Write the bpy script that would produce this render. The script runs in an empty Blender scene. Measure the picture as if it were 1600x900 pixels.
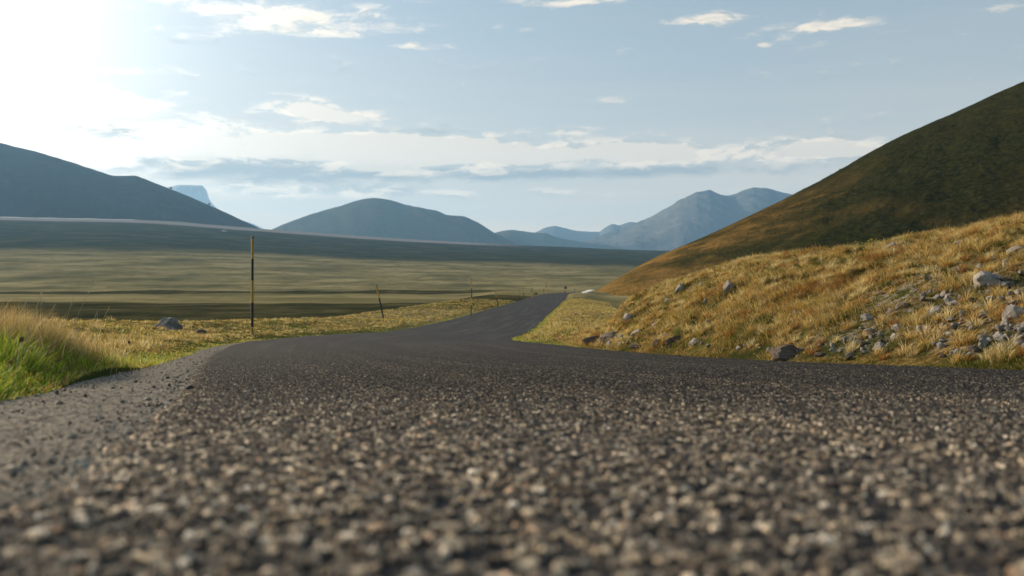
import bpy, bmesh, math, random
import numpy as np
from math import radians as R, pi

# ------------------------------------------------------------------ camera, light, sky
F = 1400.0; HY = 440.0          # focal length in pixels of a 1600 px wide frame; row of the true horizon
scene = bpy.context.scene
COL = scene.collection
cam_d = bpy.data.cameras.new('camera'); cam = bpy.data.objects.new('camera', cam_d); COL.objects.link(cam)
cam_d.sensor_width = 36.0; cam_d.lens = 36.0 * F / 1600.0
cam_d.shift_y = -(450.0 - HY) / 1600.0
cam_d.clip_start = 0.02; cam_d.clip_end = 60000
cam_d.dof.use_dof = True; cam_d.dof.focus_distance = 7.0; cam_d.dof.aperture_fstop = 4.6
cam.location = (0, 0, 0); cam.rotation_euler = (R(90), 0, 0)
scene.camera = cam

SUN_AZ, SUN_EL = -54.0, 17.0     # degrees, azimuth from the view axis (+Y), negative to the left
SDIR = np.array([math.sin(R(SUN_AZ)) * math.cos(R(SUN_EL)), math.cos(R(SUN_AZ)) * math.cos(R(SUN_EL)), math.sin(R(SUN_EL))])
sl = bpy.data.lights.new('sun', 'SUN'); sl.energy = 5.0; sl.angle = R(0.55); sl.color = (1.0, 0.82, 0.58)
so = bpy.data.objects.new('sun', sl); COL.objects.link(so)
from mathutils import Vector, Matrix
so.rotation_euler = Vector(SDIR).to_track_quat('Z', 'Y').to_euler()

scene.view_settings.view_transform = 'Standard'; scene.view_settings.look = 'None'
scene.view_settings.exposure = 0.5; scene.view_settings.gamma = 1.0
cy = scene.cycles
cy.use_denoising = True; cy.volume_bounces = 0; cy.max_bounces = 5; cy.transparent_max_bounces = 8
cy.diffuse_bounces = 3; cy.glossy_bounces = 2; cy.transmission_bounces = 3
cy.caustics_reflective = False; cy.caustics_refractive = False


class NT:
    """small helper to write node trees as expressions"""
    def __init__(s, tree): s.t = tree; s.n = tree.nodes; s.l = tree.links; s.n.clear()
    def add(s, typ, **kw):
        x = s.n.new(typ)
        for k, v in kw.items(): setattr(x, k, v)
        return x
    def put(s, sock, v):
        if v is None: return
        if isinstance(v, bpy.types.NodeSocket): s.l.new(v, sock)
        else:
            if hasattr(sock.default_value, '__len__') and not hasattr(v, '__len__'): v = [v] * len(sock.default_value)
            if hasattr(v, '__len__') and len(sock.default_value) == 4 and len(v) == 3: v = (*v, 1)
            sock.default_value = v
    def m(s, op, a, b=None, c=None, clamp=False):
        x = s.add('ShaderNodeMath', operation=op, use_clamp=clamp); s.put(x.inputs[0], a); s.put(x.inputs[1], b)
        if c is not None: s.put(x.inputs[2], c)
        return x.outputs[0]
    def v(s, op, a, b=None):
        x = s.add('ShaderNodeVectorMath', operation=op); s.put(x.inputs[0], a); s.put(x.inputs[1], b)
        return x.outputs['Value'] if op in ('DOT_PRODUCT', 'LENGTH') else x.outputs[0]
    def mix(s, f, a, b, mode='MIX'):
        x = s.add('ShaderNodeMix', data_type='RGBA', blend_type=mode); s.put(x.inputs[0], f); s.put(x.inputs[6], a); s.put(x.inputs[7], b)
        return x.outputs[2]
    def noise(s, vec, sc, det=4, rough=.55, dist=0, out=0):
        x = s.add('ShaderNodeTexNoise'); s.put(x.inputs['Vector'], vec); s.put(x.inputs['Scale'], sc)
        s.put(x.inputs['Detail'], det); s.put(x.inputs['Roughness'], rough); s.put(x.inputs['Distortion'], dist)
        return x.outputs[out]
    def sep(s, v):
        x = s.add('ShaderNodeSeparateXYZ'); s.put(x.inputs[0], v); return x.outputs
    def comb(s, a, b, c):
        x = s.add('ShaderNodeCombineXYZ')
        for i, q in enumerate((a, b, c)): s.put(x.inputs[i], q)
        return x.outputs[0]
    def ramp(s, f, pts, interp='LINEAR'):
        x = s.add('ShaderNodeValToRGB'); s.put(x.inputs[0], f); cr = x.color_ramp; cr.interpolation = interp
        while len(cr.elements) < len(pts): cr.elements.new(0.5)
        for e, (p, c) in zip(cr.elements, pts):
            e.position = p; e.color = (c, c, c, 1) if not hasattr(c, '__len__') else (*c[:3], 1)
        return x.outputs[0]
    def smooth(s, x, a, b, lo=0.0, hi=1.0):
        q = s.add('ShaderNodeMapRange', interpolation_type='SMOOTHSTEP'); s.put(q.inputs[0], x)
        s.put(q.inputs[1], a); s.put(q.inputs[2], b); s.put(q.inputs[3], lo); s.put(q.inputs[4], hi); return q.outputs[0]


def make_world():
    w = bpy.data.worlds.new('World'); scene.world = w; w.use_nodes = True
    n = NT(w.node_tree)
    sky = n.add('ShaderNodeTexSky', sky_type='NISHITA', sun_disc=False)
    sky.sun_elevation = R(SUN_EL); sky.sun_rotation = R(SUN_AZ)
    sky.altitude = 1500; sky.air_density = 1.0; sky.dust_density = 2.2; sky.ozone_density = 1.2
    d = n.add('ShaderNodeTexCoord').outputs['Generated']
    x, y, z = n.sep(d)
    hor = n.m('SQRT', n.m('ADD', n.m('MULTIPLY', x, x), n.m('MULTIPLY', y, y)))
    az = n.m('ARCTAN2', x, y)
    el = n.m('ARCTAN2', z, hor)
    # cloud texture: stretched flat, seen low over the horizon
    q = n.comb(n.m('MULTIPLY', az, 9.0), n.m('MULTIPLY', el, 27.0), 0.0)
    wv = n.noise(q, 1.3, 3, out=1)
    qq = n.v('ADD', q, n.v('MULTIPLY', n.v('SUBTRACT', wv, (.5, .5, .5)), (.7, .35, 0)))
    nz = n.noise(qq, 2.1, 8, .62)
    nz_up = n.noise(n.v('ADD', qq, (-.04, .16, 0)), 2.1, 8, .62)
    nz = n.m('MULTIPLY_ADD', nz, 1.6, -.34); nz_up = n.m('MULTIPLY_ADD', nz_up, 1.6, -.34)
    def blobs(lst):
        acc = None
        for (px, py, wx, wy, a) in lst:
            t = (px - 800) / F; c_az = math.atan(t); c_el = math.atan((HY - py) / F * math.cos(c_az))
            sx = wx / F * math.cos(c_az) ** 2; sy = wy / F * math.cos(c_az)
            dx = n.m('MULTIPLY', n.m('SUBTRACT', az, c_az), 1 / sx); dy = n.m('MULTIPLY', n.m('SUBTRACT', el, c_el), 1 / sy)
            r2 = n.m('ADD', n.m('MULTIPLY', dx, dx), n.m('MULTIPLY', dy, dy))
            g = n.m('MULTIPLY', n.m('EXPONENT', n.m('MULTIPLY', r2, -1.0)), a)
            acc = g if acc is None else n.m('ADD', acc, g)
        return acc
    bright = blobs([(470, 168, 46, 18, .75), (540, 182, 66, 12, .62), (360, 220, 240, 24, .55), (640, 226, 120, 20, .45), (880, 243, 380, 21, .62), (560, 215, 140, 10, .35), (1330, 240, 120, 12, .35), (470, 243, 330, 12, .34), (760, 228, 60, 12, .4), (1010, 232, 80, 14, .4),
                    (610, 266, 130, 10, .42), (1290, 226, 90, 17, .42), (440, 22, 190, 26, .52), (1298, 38, 88, 11, .62),
                    (1100, 30, 66, 9, .55), (900, 3, 90, 7, .5), (650, 71, 60, 7, .42), (1192, 70, 14, 5, .6),
                    (1283, 67, 20, 5, .55), (900, 203, 66, 9, .38), (180, 165, 120, 30, .5), (120, 245, 170, 22, .5), (190, 110, 90, 6, .3),
                    (430, 300, 240, 10, .4), (1400, 48, 40, 4, .2), (1550, 14, 70, 5, .22), (470, 50, 90, 6, .3), (700, 300, 400, 9, .26),
                    (-500, 200, 300, 60, .4), (2300, 150, 300, 50, .4), (950, 155, 40, 8, .22)])
    grey = blobs([(185, 203, 90, 15, .75), (430, 264, 280, 22, .8), (900, 270, 340, 10, .75), (650, 205, 90, 9, .3), (540, 300, 200, 9, .35)])
    dens = n.smooth(n.m('ADD', n.m('MULTIPLY', bright, 1.2), nz), .60, 1.12)
    dens_up = n.smooth(n.m('ADD', n.m('MULTIPLY', bright, 1.2), nz_up), .60, 1.12)
    lit = n.m('SUBTRACT', dens, dens_up)
    lit = n.smooth(lit, -.34, .22)
    gd = n.m('MULTIPLY', n.smooth(n.m('ADD', grey, nz_up), .58, 1.25), .8)
    skc = sky.outputs[0]
    # thin veil of evening haze: whiter towards the horizon
    veil = n.m('EXPONENT', n.m('MULTIPLY', n.m('MAXIMUM', el, 0.0), -7.5))
    st = n.noise(n.comb(n.m('MULTIPLY', az, 2.0), n.m('MULTIPLY', el, 20.0), 3.0), 1.6, 4, .5)
    veil = n.m('MULTIPLY', veil, n.smooth(st, .2, .8, .72, 1.0))
    K = .68 / WSTR
    skc = n.mix(n.m('MULTIPLY', skc_w(n, el), 1.0), skc, (.34 * K, .50 * K, .575 * K))
    skc = n.mix(n.m('MULTIPLY', veil, .88), skc, (1.62 * K, 1.18 * K, .74 * K))
    sd = n.v('DOT_PRODUCT', d, tuple(float(c) for c in SDIR))
    sdp = n.m('MAXIMUM', sd, 0.0)
    c = n.mix(gd, skc, (.36 * K, .43 * K, .46 * K))
    ccol = n.mix(lit, (.60 * K, .62 * K, .58 * K), (1.22 * K, 1.04 * K, .82 * K))
    c = n.mix(n.m('MULTIPLY', dens, .85), c, ccol)
    glow = n.m('ADD', n.m('MULTIPLY', n.m('POWER', sdp, 22.0), 4.6 * K), n.m('MULTIPLY', n.m('POWER', sdp, 7.0), .95 * K))
    g = n.v('MULTIPLY', n.comb(glow, glow, glow), (1.0, .96, .86))
    mod = n.smooth(n.m('SUBTRACT', dens, n.m('MULTIPLY', gd, 1.2)), -.8, .9, .45, 1.5)
    g = n.v('MULTIPLY', g, n.comb(mod, mod, mod))
    c = n.v('ADD', c, g)
    bg = n.add('ShaderNodeBackground'); n.put(bg.inputs[0], c); bg.inputs[1].default_value = WSTR
    o = n.add('ShaderNodeOutputWorld'); n.l.new(bg.outputs[0], o.inputs[0])
    w.cycles.sampling_method = 'MANUAL'; w.cycles.sample_map_resolution = 1024


WSTR = 0.1
def skc_w(n, el):   # how much the clear blue of the photograph's air tints the physical sky
    return n.smooth(el, -.05, .5, .85, .45)

make_world()

# ------------------------------------------------------------------ numeric helpers
def herm(x, xs, ys):
    xs = np.asarray(xs, float); ys = np.asarray(ys, float); x = np.asarray(x, float)
    d = np.diff(ys) / np.diff(xs); m = np.empty_like(ys)
    m[0], m[-1] = d[0], d[-1]
    a, b = d[:-1], d[1:]
    m[1:-1] = np.where(a * b > 0, 2 * a * b / (a + b + 1e-12 * np.sign(a + b + 1e-30)), 0)
    xc = np.clip(x, xs[0], xs[-1]); i = np.clip(np.searchsorted(xs, xc, side='right') - 1, 0, len(xs) - 2)
    h = xs[i + 1] - xs[i]; t = (xc - xs[i]) / h
    r = ((2*t**3 - 3*t**2 + 1) * ys[i] + (t**3 - 2*t**2 + t) * h * m[i] + (-2*t**3 + 3*t**2) * ys[i+1] + (t**3 - t**2) * h * m[i+1])
    return r + np.where(x < xs[0], (x - xs[0]) * m[0], 0) + np.where(x > xs[-1], (x - xs[-1]) * m[-1], 0)

def ss(a, b, x):
    t = np.clip((x - a) / (b - a), 0, 1); return t * t * (3 - 2 * t)

def vnoise(x, y, seed=0):
    x = np.asarray(x, float); y = np.asarray(y, float)
    xi = np.floor(x).astype(np.int64); yi = np.floor(y).astype(np.int64); fx = x - xi; fy = y - yi
    def h(a, b):
        n = (a * 374761393 + b * 668265263 + seed * 144665) & 0xffffffff
        n = ((n ^ (n >> 13)) * 1274126177) & 0xffffffff
        n = ((n ^ (n >> 16)) * 2246822519) & 0xffffffff
        return ((n ^ (n >> 15)) & 0xffff) / 65535.0
    u = fx * fx * (3 - 2 * fx); v = fy * fy * (3 - 2 * fy)
    return (h(xi, yi) * (1-u) + h(xi+1, yi) * u) * (1-v) + (h(xi, yi+1) * (1-u) + h(xi+1, yi+1) * u) * v

def fbm(x, y, o=4, seed=0, g=.5):
    s = 0; a = 1; t = 0
    for k in range(o):
        s = s + a * vnoise(x * 2**k, y * 2**k, seed + k * 17); t += a; a *= g
    return s / t * 2 - 1

# ------------------------------------------------------------------ the lie of the land (metres, lens at the origin, +Y into the view)
ZR_Y = [-12, 0, .5, 4.4, 7, 10.5, 16, 20, 24, 34, 45, 60, 100, 168, 230]
ZR_Z = [.70, -.12, -.157, -.434, -.615, -.835, -1.12, -1.33, -1.535, -1.90, -2.18, -2.33, -2.40, -2.28, -2.5]
def zr(Y): return herm(Y, ZR_Y, ZR_Z)
XL_Y = [-12, 0, 2.45, 3.4, 5.4, 9.2, 14, 21, 24.5, 27.5, 30, 34, 45.5, 65, 110, 168]
XL_X = [1.6, -.75, -1.3, -1.62, -2.2, -3.35, -4.7, -6.05, -6.45, -6.5, -6.1, -5.0, -4.35, -3.0, .6, 6.0]
def XL(Y): return herm(Y, XL_Y, XL_X)
XR_Y = [-12, 0, 4.4, 7, 10.5, 14, 19, 22, 24.5, 28, 34, 45, 60, 100, 168]
XR_X = [5.6, 3.3, 2.5, 2.0, 1.5, 1.0, .32, .02, 0.0, .25, .62, 1.3, 2.3, 5.5, 10.6]
def XR(Y): return herm(Y, XR_Y, XR_X)
# left edge of the newer dark surfacing, right of XL near the camera
_ya = np.linspace(.2, 22, 4000); _ra = -zr(_ya) / _ya
_pts = [(372, 536.5), (345, 546), (322, 560), (304, 580), (288, 603), (240, 642), (185, 682), (110, 728), (0, 790)]
_ua = [(float(np.interp(-(y - HY) / F, -_ra, _ya)), x) for x, y in _pts]
XA_Y = [-12, 0] + [d for d, x in _ua[::-1]] + [22, 60, 170]
XA_X = [float(XL(-12)) + .3, -.33] + [(x - 800) / F * d for d, x in _ua[::-1]] + [float(XL(22)) + .05, float(XL(60)) + .03, float(XL(170)) + .03]
def XA(Y): return np.where(Y < 22, herm(Y, XA_Y, XA_X), XL(Y) + .04)

_Y = np.linspace(.6, 23, 400); _t = XR(_Y) / _Y; _o = np.argsort(_t)
def foot_Y(t): return np.interp(t, _t[_o], _Y[_o])
BX = [800, 860, 880, 900, 915, 930, 945, 960, 975, 1000, 1020, 1080, 1150, 1200, 1300, 1400, 1500, 1600, 1900, 2600]
BY = [531, 536, 534, 531, 527, 521, 509, 495, 475, 460, 451, 432, 410, 402, 392, 377, 360, 342, 300, 300]
def bank_e(t): return (HY - herm(800 + F * t, BX, BY)) / F
def bank_Yr(t): return herm(800 + F * t, [800, 860, 900, 930, 975, 1080, 1200, 1400, 1600, 1900, 2600], [24, 19.5, 18, 18.2, 18.5, 16.5, 14.3, 12, 10.5, 8.2, 5])

PLAIN = -3.6
def plain_z(X, Y):
    t = np.clip(X / np.maximum(np.abs(Y), 1), -1.2, .8)
    px = 800 + F * t
    e = (HY - herm(px, [-900, -300, 0, 205, 410, 600, 800, 1020, 1300, 1900], [330, 330, 338, 343, 357, 371, 382, 391, 400, 410])) / F
    Yc = 2150 + 250 * t
    zc = e * Yc
    v = np.clip((Y - 420) / (Yc - 420), 0, None)
    up = np.where(v < 1, np.power(np.clip(v, 0, 1), 1.25), 1 - .5 * np.clip(v - 1, 0, 1))
    z = PLAIN + (zc - PLAIN) * up
    amp = ss(300, 900, Y)
    z = z + amp * 3.0 * fbm(X / 260 + 9, Y / 330, 4, 5) * np.clip(1.0 - np.abs(v - .5) * .9, .15, 1)
    z = z + ss(150, 420, Y) * (1.5 * fbm(X / 42, Y / 34 + 3, 4, 14, .6)) * np.clip(1.15 - v, .1, 1)
    z = z + ss(25, 60, Y) * (.32 * fbm(X / 15, Y / 22, 4, 8))
    return np.where(Y < 0, PLAIN, z)

def terrain(X, Y, fine=True):
    X = np.asarray(X, float); Y = np.asarray(Y, float)
    zroad = zr(np.clip(Y, -12, 225)); xl = XL(np.clip(Y, -12, 168)); xr = XR(np.clip(Y, -12, 168))
    # beyond the crest the road swings right round the foot of the hill; the flat shoulder follows it
    xr = xr + 26 * ss(165, 205, Y)
    pz = plain_z(X, Y)
    uL = xl - X; uR = X - xr
    far = ss(205, 330, Y)
    # left verge
    b1 = fbm(X / .55, Y / .55, 3, 3); b2 = fbm(X / 2.7 + 4, Y / 2.7, 3, 6)
    hump = .11 * ss(.05, .9, uL) + .05 * ss(.4, 2, uL) * b2 + (.03 + .05 * ss(1, 3, uL)) * ss(.1, .5, uL) * b1
    hump = hump + .07 * np.exp(-((X + 2.35) / .75)**2 - ((Y - 3.6) / 1.2)**2)
    hump = hump + .34 * ss(.9, 4.5, uL) * ss(6, 15, Y) * (1 - .7 * ss(34, 55, Y))
    wl = ss(4.6, 15 + 0 * uL, uL - .03 * np.maximum(Y, 0)**.85)
    zl = (zroad - .02 + hump) * (1 - wl) + pz * wl
    # right side: low verge, then the field
    mound = .20 * ss(.1, 1.1, uR) * (1 - ss(3.0, 7.5, uR)) + .12 * ss(.3, 2, uR) * b2 + .09 * ss(.1, .8, uR) * b1
    field = np.minimum(zroad - .3, -2.62) + .06 * b2
    wr = ss(2.2, 8.0, uR)
    zq = (zroad - .02 + mound) * (1 - wr) + field * wr
    zq = zq * (1 - ss(60, 130, uR) * ss(0, 200, Y)) + field * ss(60, 130, uR) * ss(0, 200, Y)
    # bank
    Yp = np.maximum(Y, .35); t = np.clip(X / Yp, -.3, 1.5)
    Yf = foot_Y(t) + .12 / np.maximum(t + .25, .1) * .4; Yr_ = np.maximum(bank_Yr(t), Yf + .8)
    e = bank_e(t); ztop = e * Yr_; zf = zr(Yf) - .02
    v = (Yp - Yf) / (Yr_ - Yf)
    P = 1 - np.power(1 - np.clip(v, 0, 1), 1.55)
    P = P * ss(0, .12, v) ** .5
    zb = zf + (ztop - zf) * P
    over = np.maximum(Yp - Yr_, 0)
    zb = np.where(v > 1, ztop + np.minimum(e - .045, e * .3) * over - .004 * over**2, zb)
    amp = ss(.05, .4, v) * (1 - .75 * ss(.85, 1.0, v))
    zb = zb + amp * (.075 * fbm(X / 1.15 + Y / 2.3, Y / 2.6, 3, 21) + .065 * fbm(X / .42, Y / .5, 3, 22) + .018 * fbm(X / .13, Y / .13, 2, 23))
    zb = zb - .10 * amp * hollow(X, Y)
    inb = ss(.0, .02, t - .012) * (v > 0) * (uR > 0) * (Y > -1)
    zright = np.where(inb > 0, np.maximum(zq, zb), zq)
    zin = zroad - .03
    z = np.where(uL > 0, zl, np.where(uR > 0, zright, zin))
    z = z * (1 - far) + pz * far
    wide = ss(150, 500, np.abs(X)) * (X > 0)
    return z * (1 - wide) + np.where(X > 0, np.maximum(PLAIN, pz), z) * wide

def hollow(X, Y):
    """mossy hollows, darkened as in shade, and broken edges in the turf of the bank"""
    a = fbm(X / .34 + Y / 1.1, Y / .42 + X * .4, 3, 121) * .5 + .5; b = vnoise(X / 1.9, Y / 2.1, 122)
    return ss(.57, .66, a * .85 + b * .20)

def bank_v(X, Y):
    t = X / np.maximum(Y, .35); Yf = foot_Y(t); Yr_ = np.maximum(bank_Yr(t), Yf + .8)
    return t, (Y - Yf) / (Yr_ - Yf)

def hit(px, py, y0=1.2, y1=1500):
    """where the line of sight through a point of the photograph meets the ground"""
    t = (px - 800) / F; Y = np.exp(np.linspace(math.log(y0), math.log(y1), 6000))
    d = terrain(t * Y, Y) - (HY - py) / F * Y
    k = int(np.argmax(d >= 0)) if (d >= 0).any() else len(Y) - 1
    return float(t * Y[k]), float(Y[k])
def tz(x, y): return float(terrain(np.array([x]), np.array([y]))[0])

# ------------------------------------------------------------------ mesh helpers
def mesh_np(name, V, Fq, mat, smooth=True, parent=None, cols=None):
    me = bpy.data.meshes.new(name); V = np.asarray(V, np.float32); Fq = np.asarray(Fq, np.int32)
    k = Fq.shape[1]
    me.vertices.add(len(V)); me.vertices.foreach_set('co', V.ravel())
    me.loops.add(Fq.size); me.loops.foreach_set('vertex_index', Fq.ravel())
    me.polygons.add(len(Fq)); me.polygons.foreach_set('loop_start', np.arange(0, Fq.size, k, dtype=np.int32))
    if smooth: me.polygons.foreach_set('use_smooth', np.ones(len(Fq), bool))
    for an, c in (cols or {}).items():
        c = np.asarray(c, np.float32)
        if c.ndim == 2:
            at = me.attributes.new(an, 'FLOAT_COLOR', 'POINT'); at.data.foreach_set('color', np.c_[c, np.ones(len(c), np.float32)].astype(np.float32).ravel())
        else:
            at = me.attributes.new(an, 'FLOAT', 'POINT'); at.data.foreach_set('value', c)
    me.update(calc_edges=True); me.materials.append(mat)
    o = bpy.data.objects.new(name, me); COL.objects.link(o); o.parent = parent
    return o

def grid_faces(nr, nc):
    i = np.arange(nr - 1)[:, None] * nc + np.arange(nc - 1)[None, :]
    return np.stack([i, i + 1, i + nc + 1, i + nc], -1).reshape(-1, 4)

def compact(V, Fq, keep, cols=None):
    Fq = Fq[keep]; used = np.zeros(len(V), bool); used[Fq.ravel()] = True
    mp = np.cumsum(used) - 1
    return V[used], mp[Fq], ({k: c[used] for k, c in cols.items()} if cols else None)

def tag(o, label=None, cat=None, group=None, kind=None):
    if label: o['label'] = label
    if cat: o['category'] = cat
    if group: o['group'] = group
    if kind: o['kind'] = kind
    return o

# ------------------------------------------------------------------ materials
def newmat(name):
    m = bpy.data.materials.new(name); m.use_nodes = True
    return m, NT(m.node_tree)

def finish(n, col, rough=.9, bump=None, bd=.01, bs=1.0, spec=.25, disp=None, dscale=1.0, mid=.5, m=None):
    p = n.add('ShaderNodeBsdfPrincipled'); n.put(p.inputs['Base Color'], col); n.put(p.inputs['Roughness'], rough)
    p.inputs['Specular IOR Level'].default_value = spec
    if bump is not None:
        b = n.add('ShaderNodeBump'); n.put(b.inputs['Height'], bump); b.inputs['Distance'].default_value = bd; b.inputs['Strength'].default_value = bs
        n.l.new(b.outputs[0], p.inputs['Normal'])
    o = n.add('ShaderNodeOutputMaterial'); n.l.new(p.outputs[0], o.inputs[0])
    if disp is not None:
        d = n.add('ShaderNodeDisplacement'); n.put(d.inputs['Height'], disp); d.inputs['Midlevel'].default_value = mid; d.inputs['Scale'].default_value = dscale
        n.l.new(d.outputs[0], o.inputs['Displacement']); m.displacement_method = 'BOTH'
    return p

def geo_pos(n): return n.add('ShaderNodeTexCoord').outputs['Object']
def attr(n, name, out=2):
    a = n.add('ShaderNodeAttribute'); a.attribute_name = name; return a.outputs[out]

def mat_asphalt():
    m, n = newmat('asphalt'); P = geo_pos(n); x, y, z = n.sep(P)
    p2 = n.comb(x, y, 0.0)
    wob = n.v('ADD', p2, n.v('MULTIPLY', n.v('SUBTRACT', n.noise(p2, 60, 2, out=1), (.5, .5, .5)), (.008, .008, 0)))
    vo = n.add('ShaderNodeTexVoronoi', voronoi_dimensions='2D', feature='F1'); n.put(vo.inputs['Vector'], wob); vo.inputs['Scale'].default_value = 138
    ve = n.add('ShaderNodeTexVoronoi', voronoi_dimensions='2D', feature='DISTANCE_TO_EDGE'); n.put(ve.inputs['Vector'], wob); ve.inputs['Scale'].default_value = 138
    r, g, b = n.sep(vo.outputs['Color'])
    dome = n.smooth(ve.outputs['Distance'], .02, .17)
    fine = n.noise(p2, 420, 3, .6)
    coarse = n.noise(p2, 34, 4, .62)
    patch = n.noise(p2, 1.3, 4, .55)
    up = n.smooth(n.m('ADD', r, n.m('MULTIPLY', n.m('SUBTRACT', coarse, .5), 2.8)), .34, .86)     # some chips stand proud, others are lost in tar
    h = n.m('ADD', n.m('MULTIPLY', dome, n.m('ADD', n.m('MULTIPLY', up, .75), .05)), n.m('MULTIPLY', fine, .34))
    h = n.m('ADD', h, n.m('MULTIPLY', coarse, .6))
    tone = n.ramp(g, [(0, (.045, .037, .03)), (.42, (.105, .086, .064)), (.70, (.20, .16, .112)), (.9, (.36, .29, .20)), (1, (.60, .50, .37))])
    warm = n.ramp(b, [(0, (.9, .97, 1.06)), (.8, (1.03, 1, .95)), (.97, (1.05, 1, .93)), (1, (1.2, .92, .8))])
    tone = n.mix(1.0, tone, warm, 'MULTIPLY')
    tone = n.mix(n.smooth(fine, .3, .75, 0, .35), tone, (.03, .026, .024))
    cov = n.m('MULTIPLY', n.smooth(dome, .25, .8), n.smooth(up, .15, .8, .06, 1))
    col = n.mix(cov, (.009, .0085, .009), tone)
    # lanes worn by wheels: the chips polish paler in long streaks that follow the road
    lat = attr(n, 'lat'); wob2 = n.noise(n.comb(lat, n.m('MULTIPLY', y, .03), 0.0), 3.2, 4, .55)
    streak = n.smooth(wob2, .44, .70)
    col = n.mix(1.0, col, n.mix(streak, (.72, .72, .75), (1.12, 1.07, 1.02)), 'MULTIPLY')
    col = n.mix(n.smooth(patch, .35, .72, 0, .3), col, (.035, .033, .033))
    far = n.smooth(y, 9, 34)
    near_gain = n.smooth(y, .3, 3.2, 2.9, 1.05)  # chip colour scaled to a paler tone near the camera
    farcol = n.mix(streak, (.017, .017, .019), (.044, .042, .041))
    farcol = n.mix(n.smooth(patch, .3, .7, 0, .35), farcol, (.05, .047, .045))
    col = n.mix(far, n.v('MULTIPLY', col, n.comb(near_gain, near_gain, near_gain)), farcol)
    finish(n, col, .82, None, spec=.12, disp=h, dscale=.0064, mid=.9, m=m)
    return m

def mat_shoulder():
    m, n = newmat('old_pale_surfacing'); P = geo_pos(n); x, y, z = n.sep(P); p2 = n.comb(x, y, 0.0)
    a = n.noise(p2, 9, 5, .6); b = n.noise(p2, 70, 4, .65); c = n.noise(p2, 300, 2, .6)
    vo = n.add('ShaderNodeTexVoronoi', voronoi_dimensions='2D'); n.put(vo.inputs['Vector'], p2); vo.inputs['Scale'].default_value = 75
    r, g, bb = n.sep(vo.outputs['Color'])
    col = n.ramp(b, [(.25, (.03, .026, .022)), (.47, (.17, .145, .115)), (.72, (.34, .29, .23))])
    col = n.mix(n.smooth(g, .7, .95, 0, .6), col, (.27, .235, .195))
    col = n.mix(n.smooth(r, .8, .95, 0, .8), col, (.06, .052, .048))
    col = n.mix(n.smooth(a, .5, .75, 0, .5), col, (.11, .095, .08))
    h = n.m('ADD', n.m('MULTIPLY', b, .8), n.m('ADD', n.m('MULTIPLY', c, .3), n.m('MULTIPLY', r, .35)))
    finish(n, col, .9, None, spec=.08, disp=h, dscale=.013, mid=.8, m=m)
    return m

def mat_ground():
    m, n = newmat('meadow_and_plain'); P = geo_pos(n); x, y, z = n.sep(P)
    p2 = n.comb(x, y, 0.0)
    n1 = n.noise(p2, 2.3, 6, .62); n2 = n.noise(p2, .35, 5, .6); n0 = n.noise(p2, 26, 4, .65)
    near = n.ramp(n1, [(.28, (.052, .062, .016)), (.45, (.12, .095, .032)), (.6, (.22, .16, .062)), (.8, (.30, .225, .10))])
    near = n.mix(n.smooth(n2, .42, .62, 0, .6), near, (.075, .105, .022))
    near = n.mix(n.smooth(n0, .5, .75, 0, .55), near, (.07, .05, .022))
    green = attr(n, 'verge'); near = n.mix(n.m('MULTIPLY', green, n.smooth(n1, .2, .55, .55, 1)), near, (.060, .072, .022))
    # plain: broad drifts of straw and of a darker tone, stretched across the valley
    q = n.v('MULTIPLY', p2, (.0022, .0034, 0)); dr = n.noise(q, 1.0, 6, .60)
    q2 = n.v('MULTIPLY', p2, (.016, .018, 0)); dr2 = n.noise(q2, 1.0, 6, .62)
    q3 = n.v('MULTIPLY', p2, (.085, .060, 0)); dr3 = n.noise(q3, 1.0, 7, .72)
    plain = n.ramp(dr2, [(.30, (.085, .082, .042)), (.45, (.16, .138, .066)), (.56, (.25, .205, .10)), (.72, (.33, .27, .14))])
    plain = n.mix(n.smooth(dr3, .50, .64, 0, .6), plain, (.085, .085, .035))
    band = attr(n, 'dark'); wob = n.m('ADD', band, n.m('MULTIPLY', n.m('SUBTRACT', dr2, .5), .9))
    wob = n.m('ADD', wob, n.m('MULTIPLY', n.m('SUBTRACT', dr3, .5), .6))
    dark_tone = n.ramp(dr3, [(.36, (.022, .026, .013)), (.52, (.055, .052, .025)), (.70, (.14, .108, .05))])  # darker tone for the distance bands of the plain
    plain = n.mix(n.smooth(wob, .32, .62), plain, dark_tone)
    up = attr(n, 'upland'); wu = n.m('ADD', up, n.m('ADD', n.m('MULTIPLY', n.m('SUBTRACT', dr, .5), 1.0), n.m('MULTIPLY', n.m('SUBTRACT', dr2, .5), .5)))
    upland_tone = n.ramp(dr2, [(.3, (.022, .030, .020)), (.5, (.040, .048, .030)), (.68, (.075, .072, .050)), (.85, (.12, .105, .08))])  # darker tone for the upper slope of the ridge
    plain = n.mix(n.smooth(wu, .35, .65), plain, upland_tone)
    gr = attr(n, 'gravel'); plain = n.mix(n.smooth(n.m('ADD', gr, n.m('MULTIPLY', n.m('SUBTRACT', dr3, .5), .5)), .45, .7), plain, (.24, .215, .20))
    sn = attr(n, 'snow'); plain = n.mix(n.smooth(n.m('ADD', sn, n.m('MULTIPLY', n.m('SUBTRACT', dr3, .5), .3)), .45, .6), plain, (.46, .45, .44))
    d = n.v('LENGTH', P)
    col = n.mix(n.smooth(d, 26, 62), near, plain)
    h = n.m('ADD', n.m('MULTIPLY', n1, .10), n.m('MULTIPLY', n0, .02))
    h = n.m('ADD', h, n.m('MULTIPLY', dr3, n.smooth(d, 60, 400, 0, 1.6)))
    finish(n, col, .95, h, 1.0, .8, spec=0)
    return m

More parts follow.
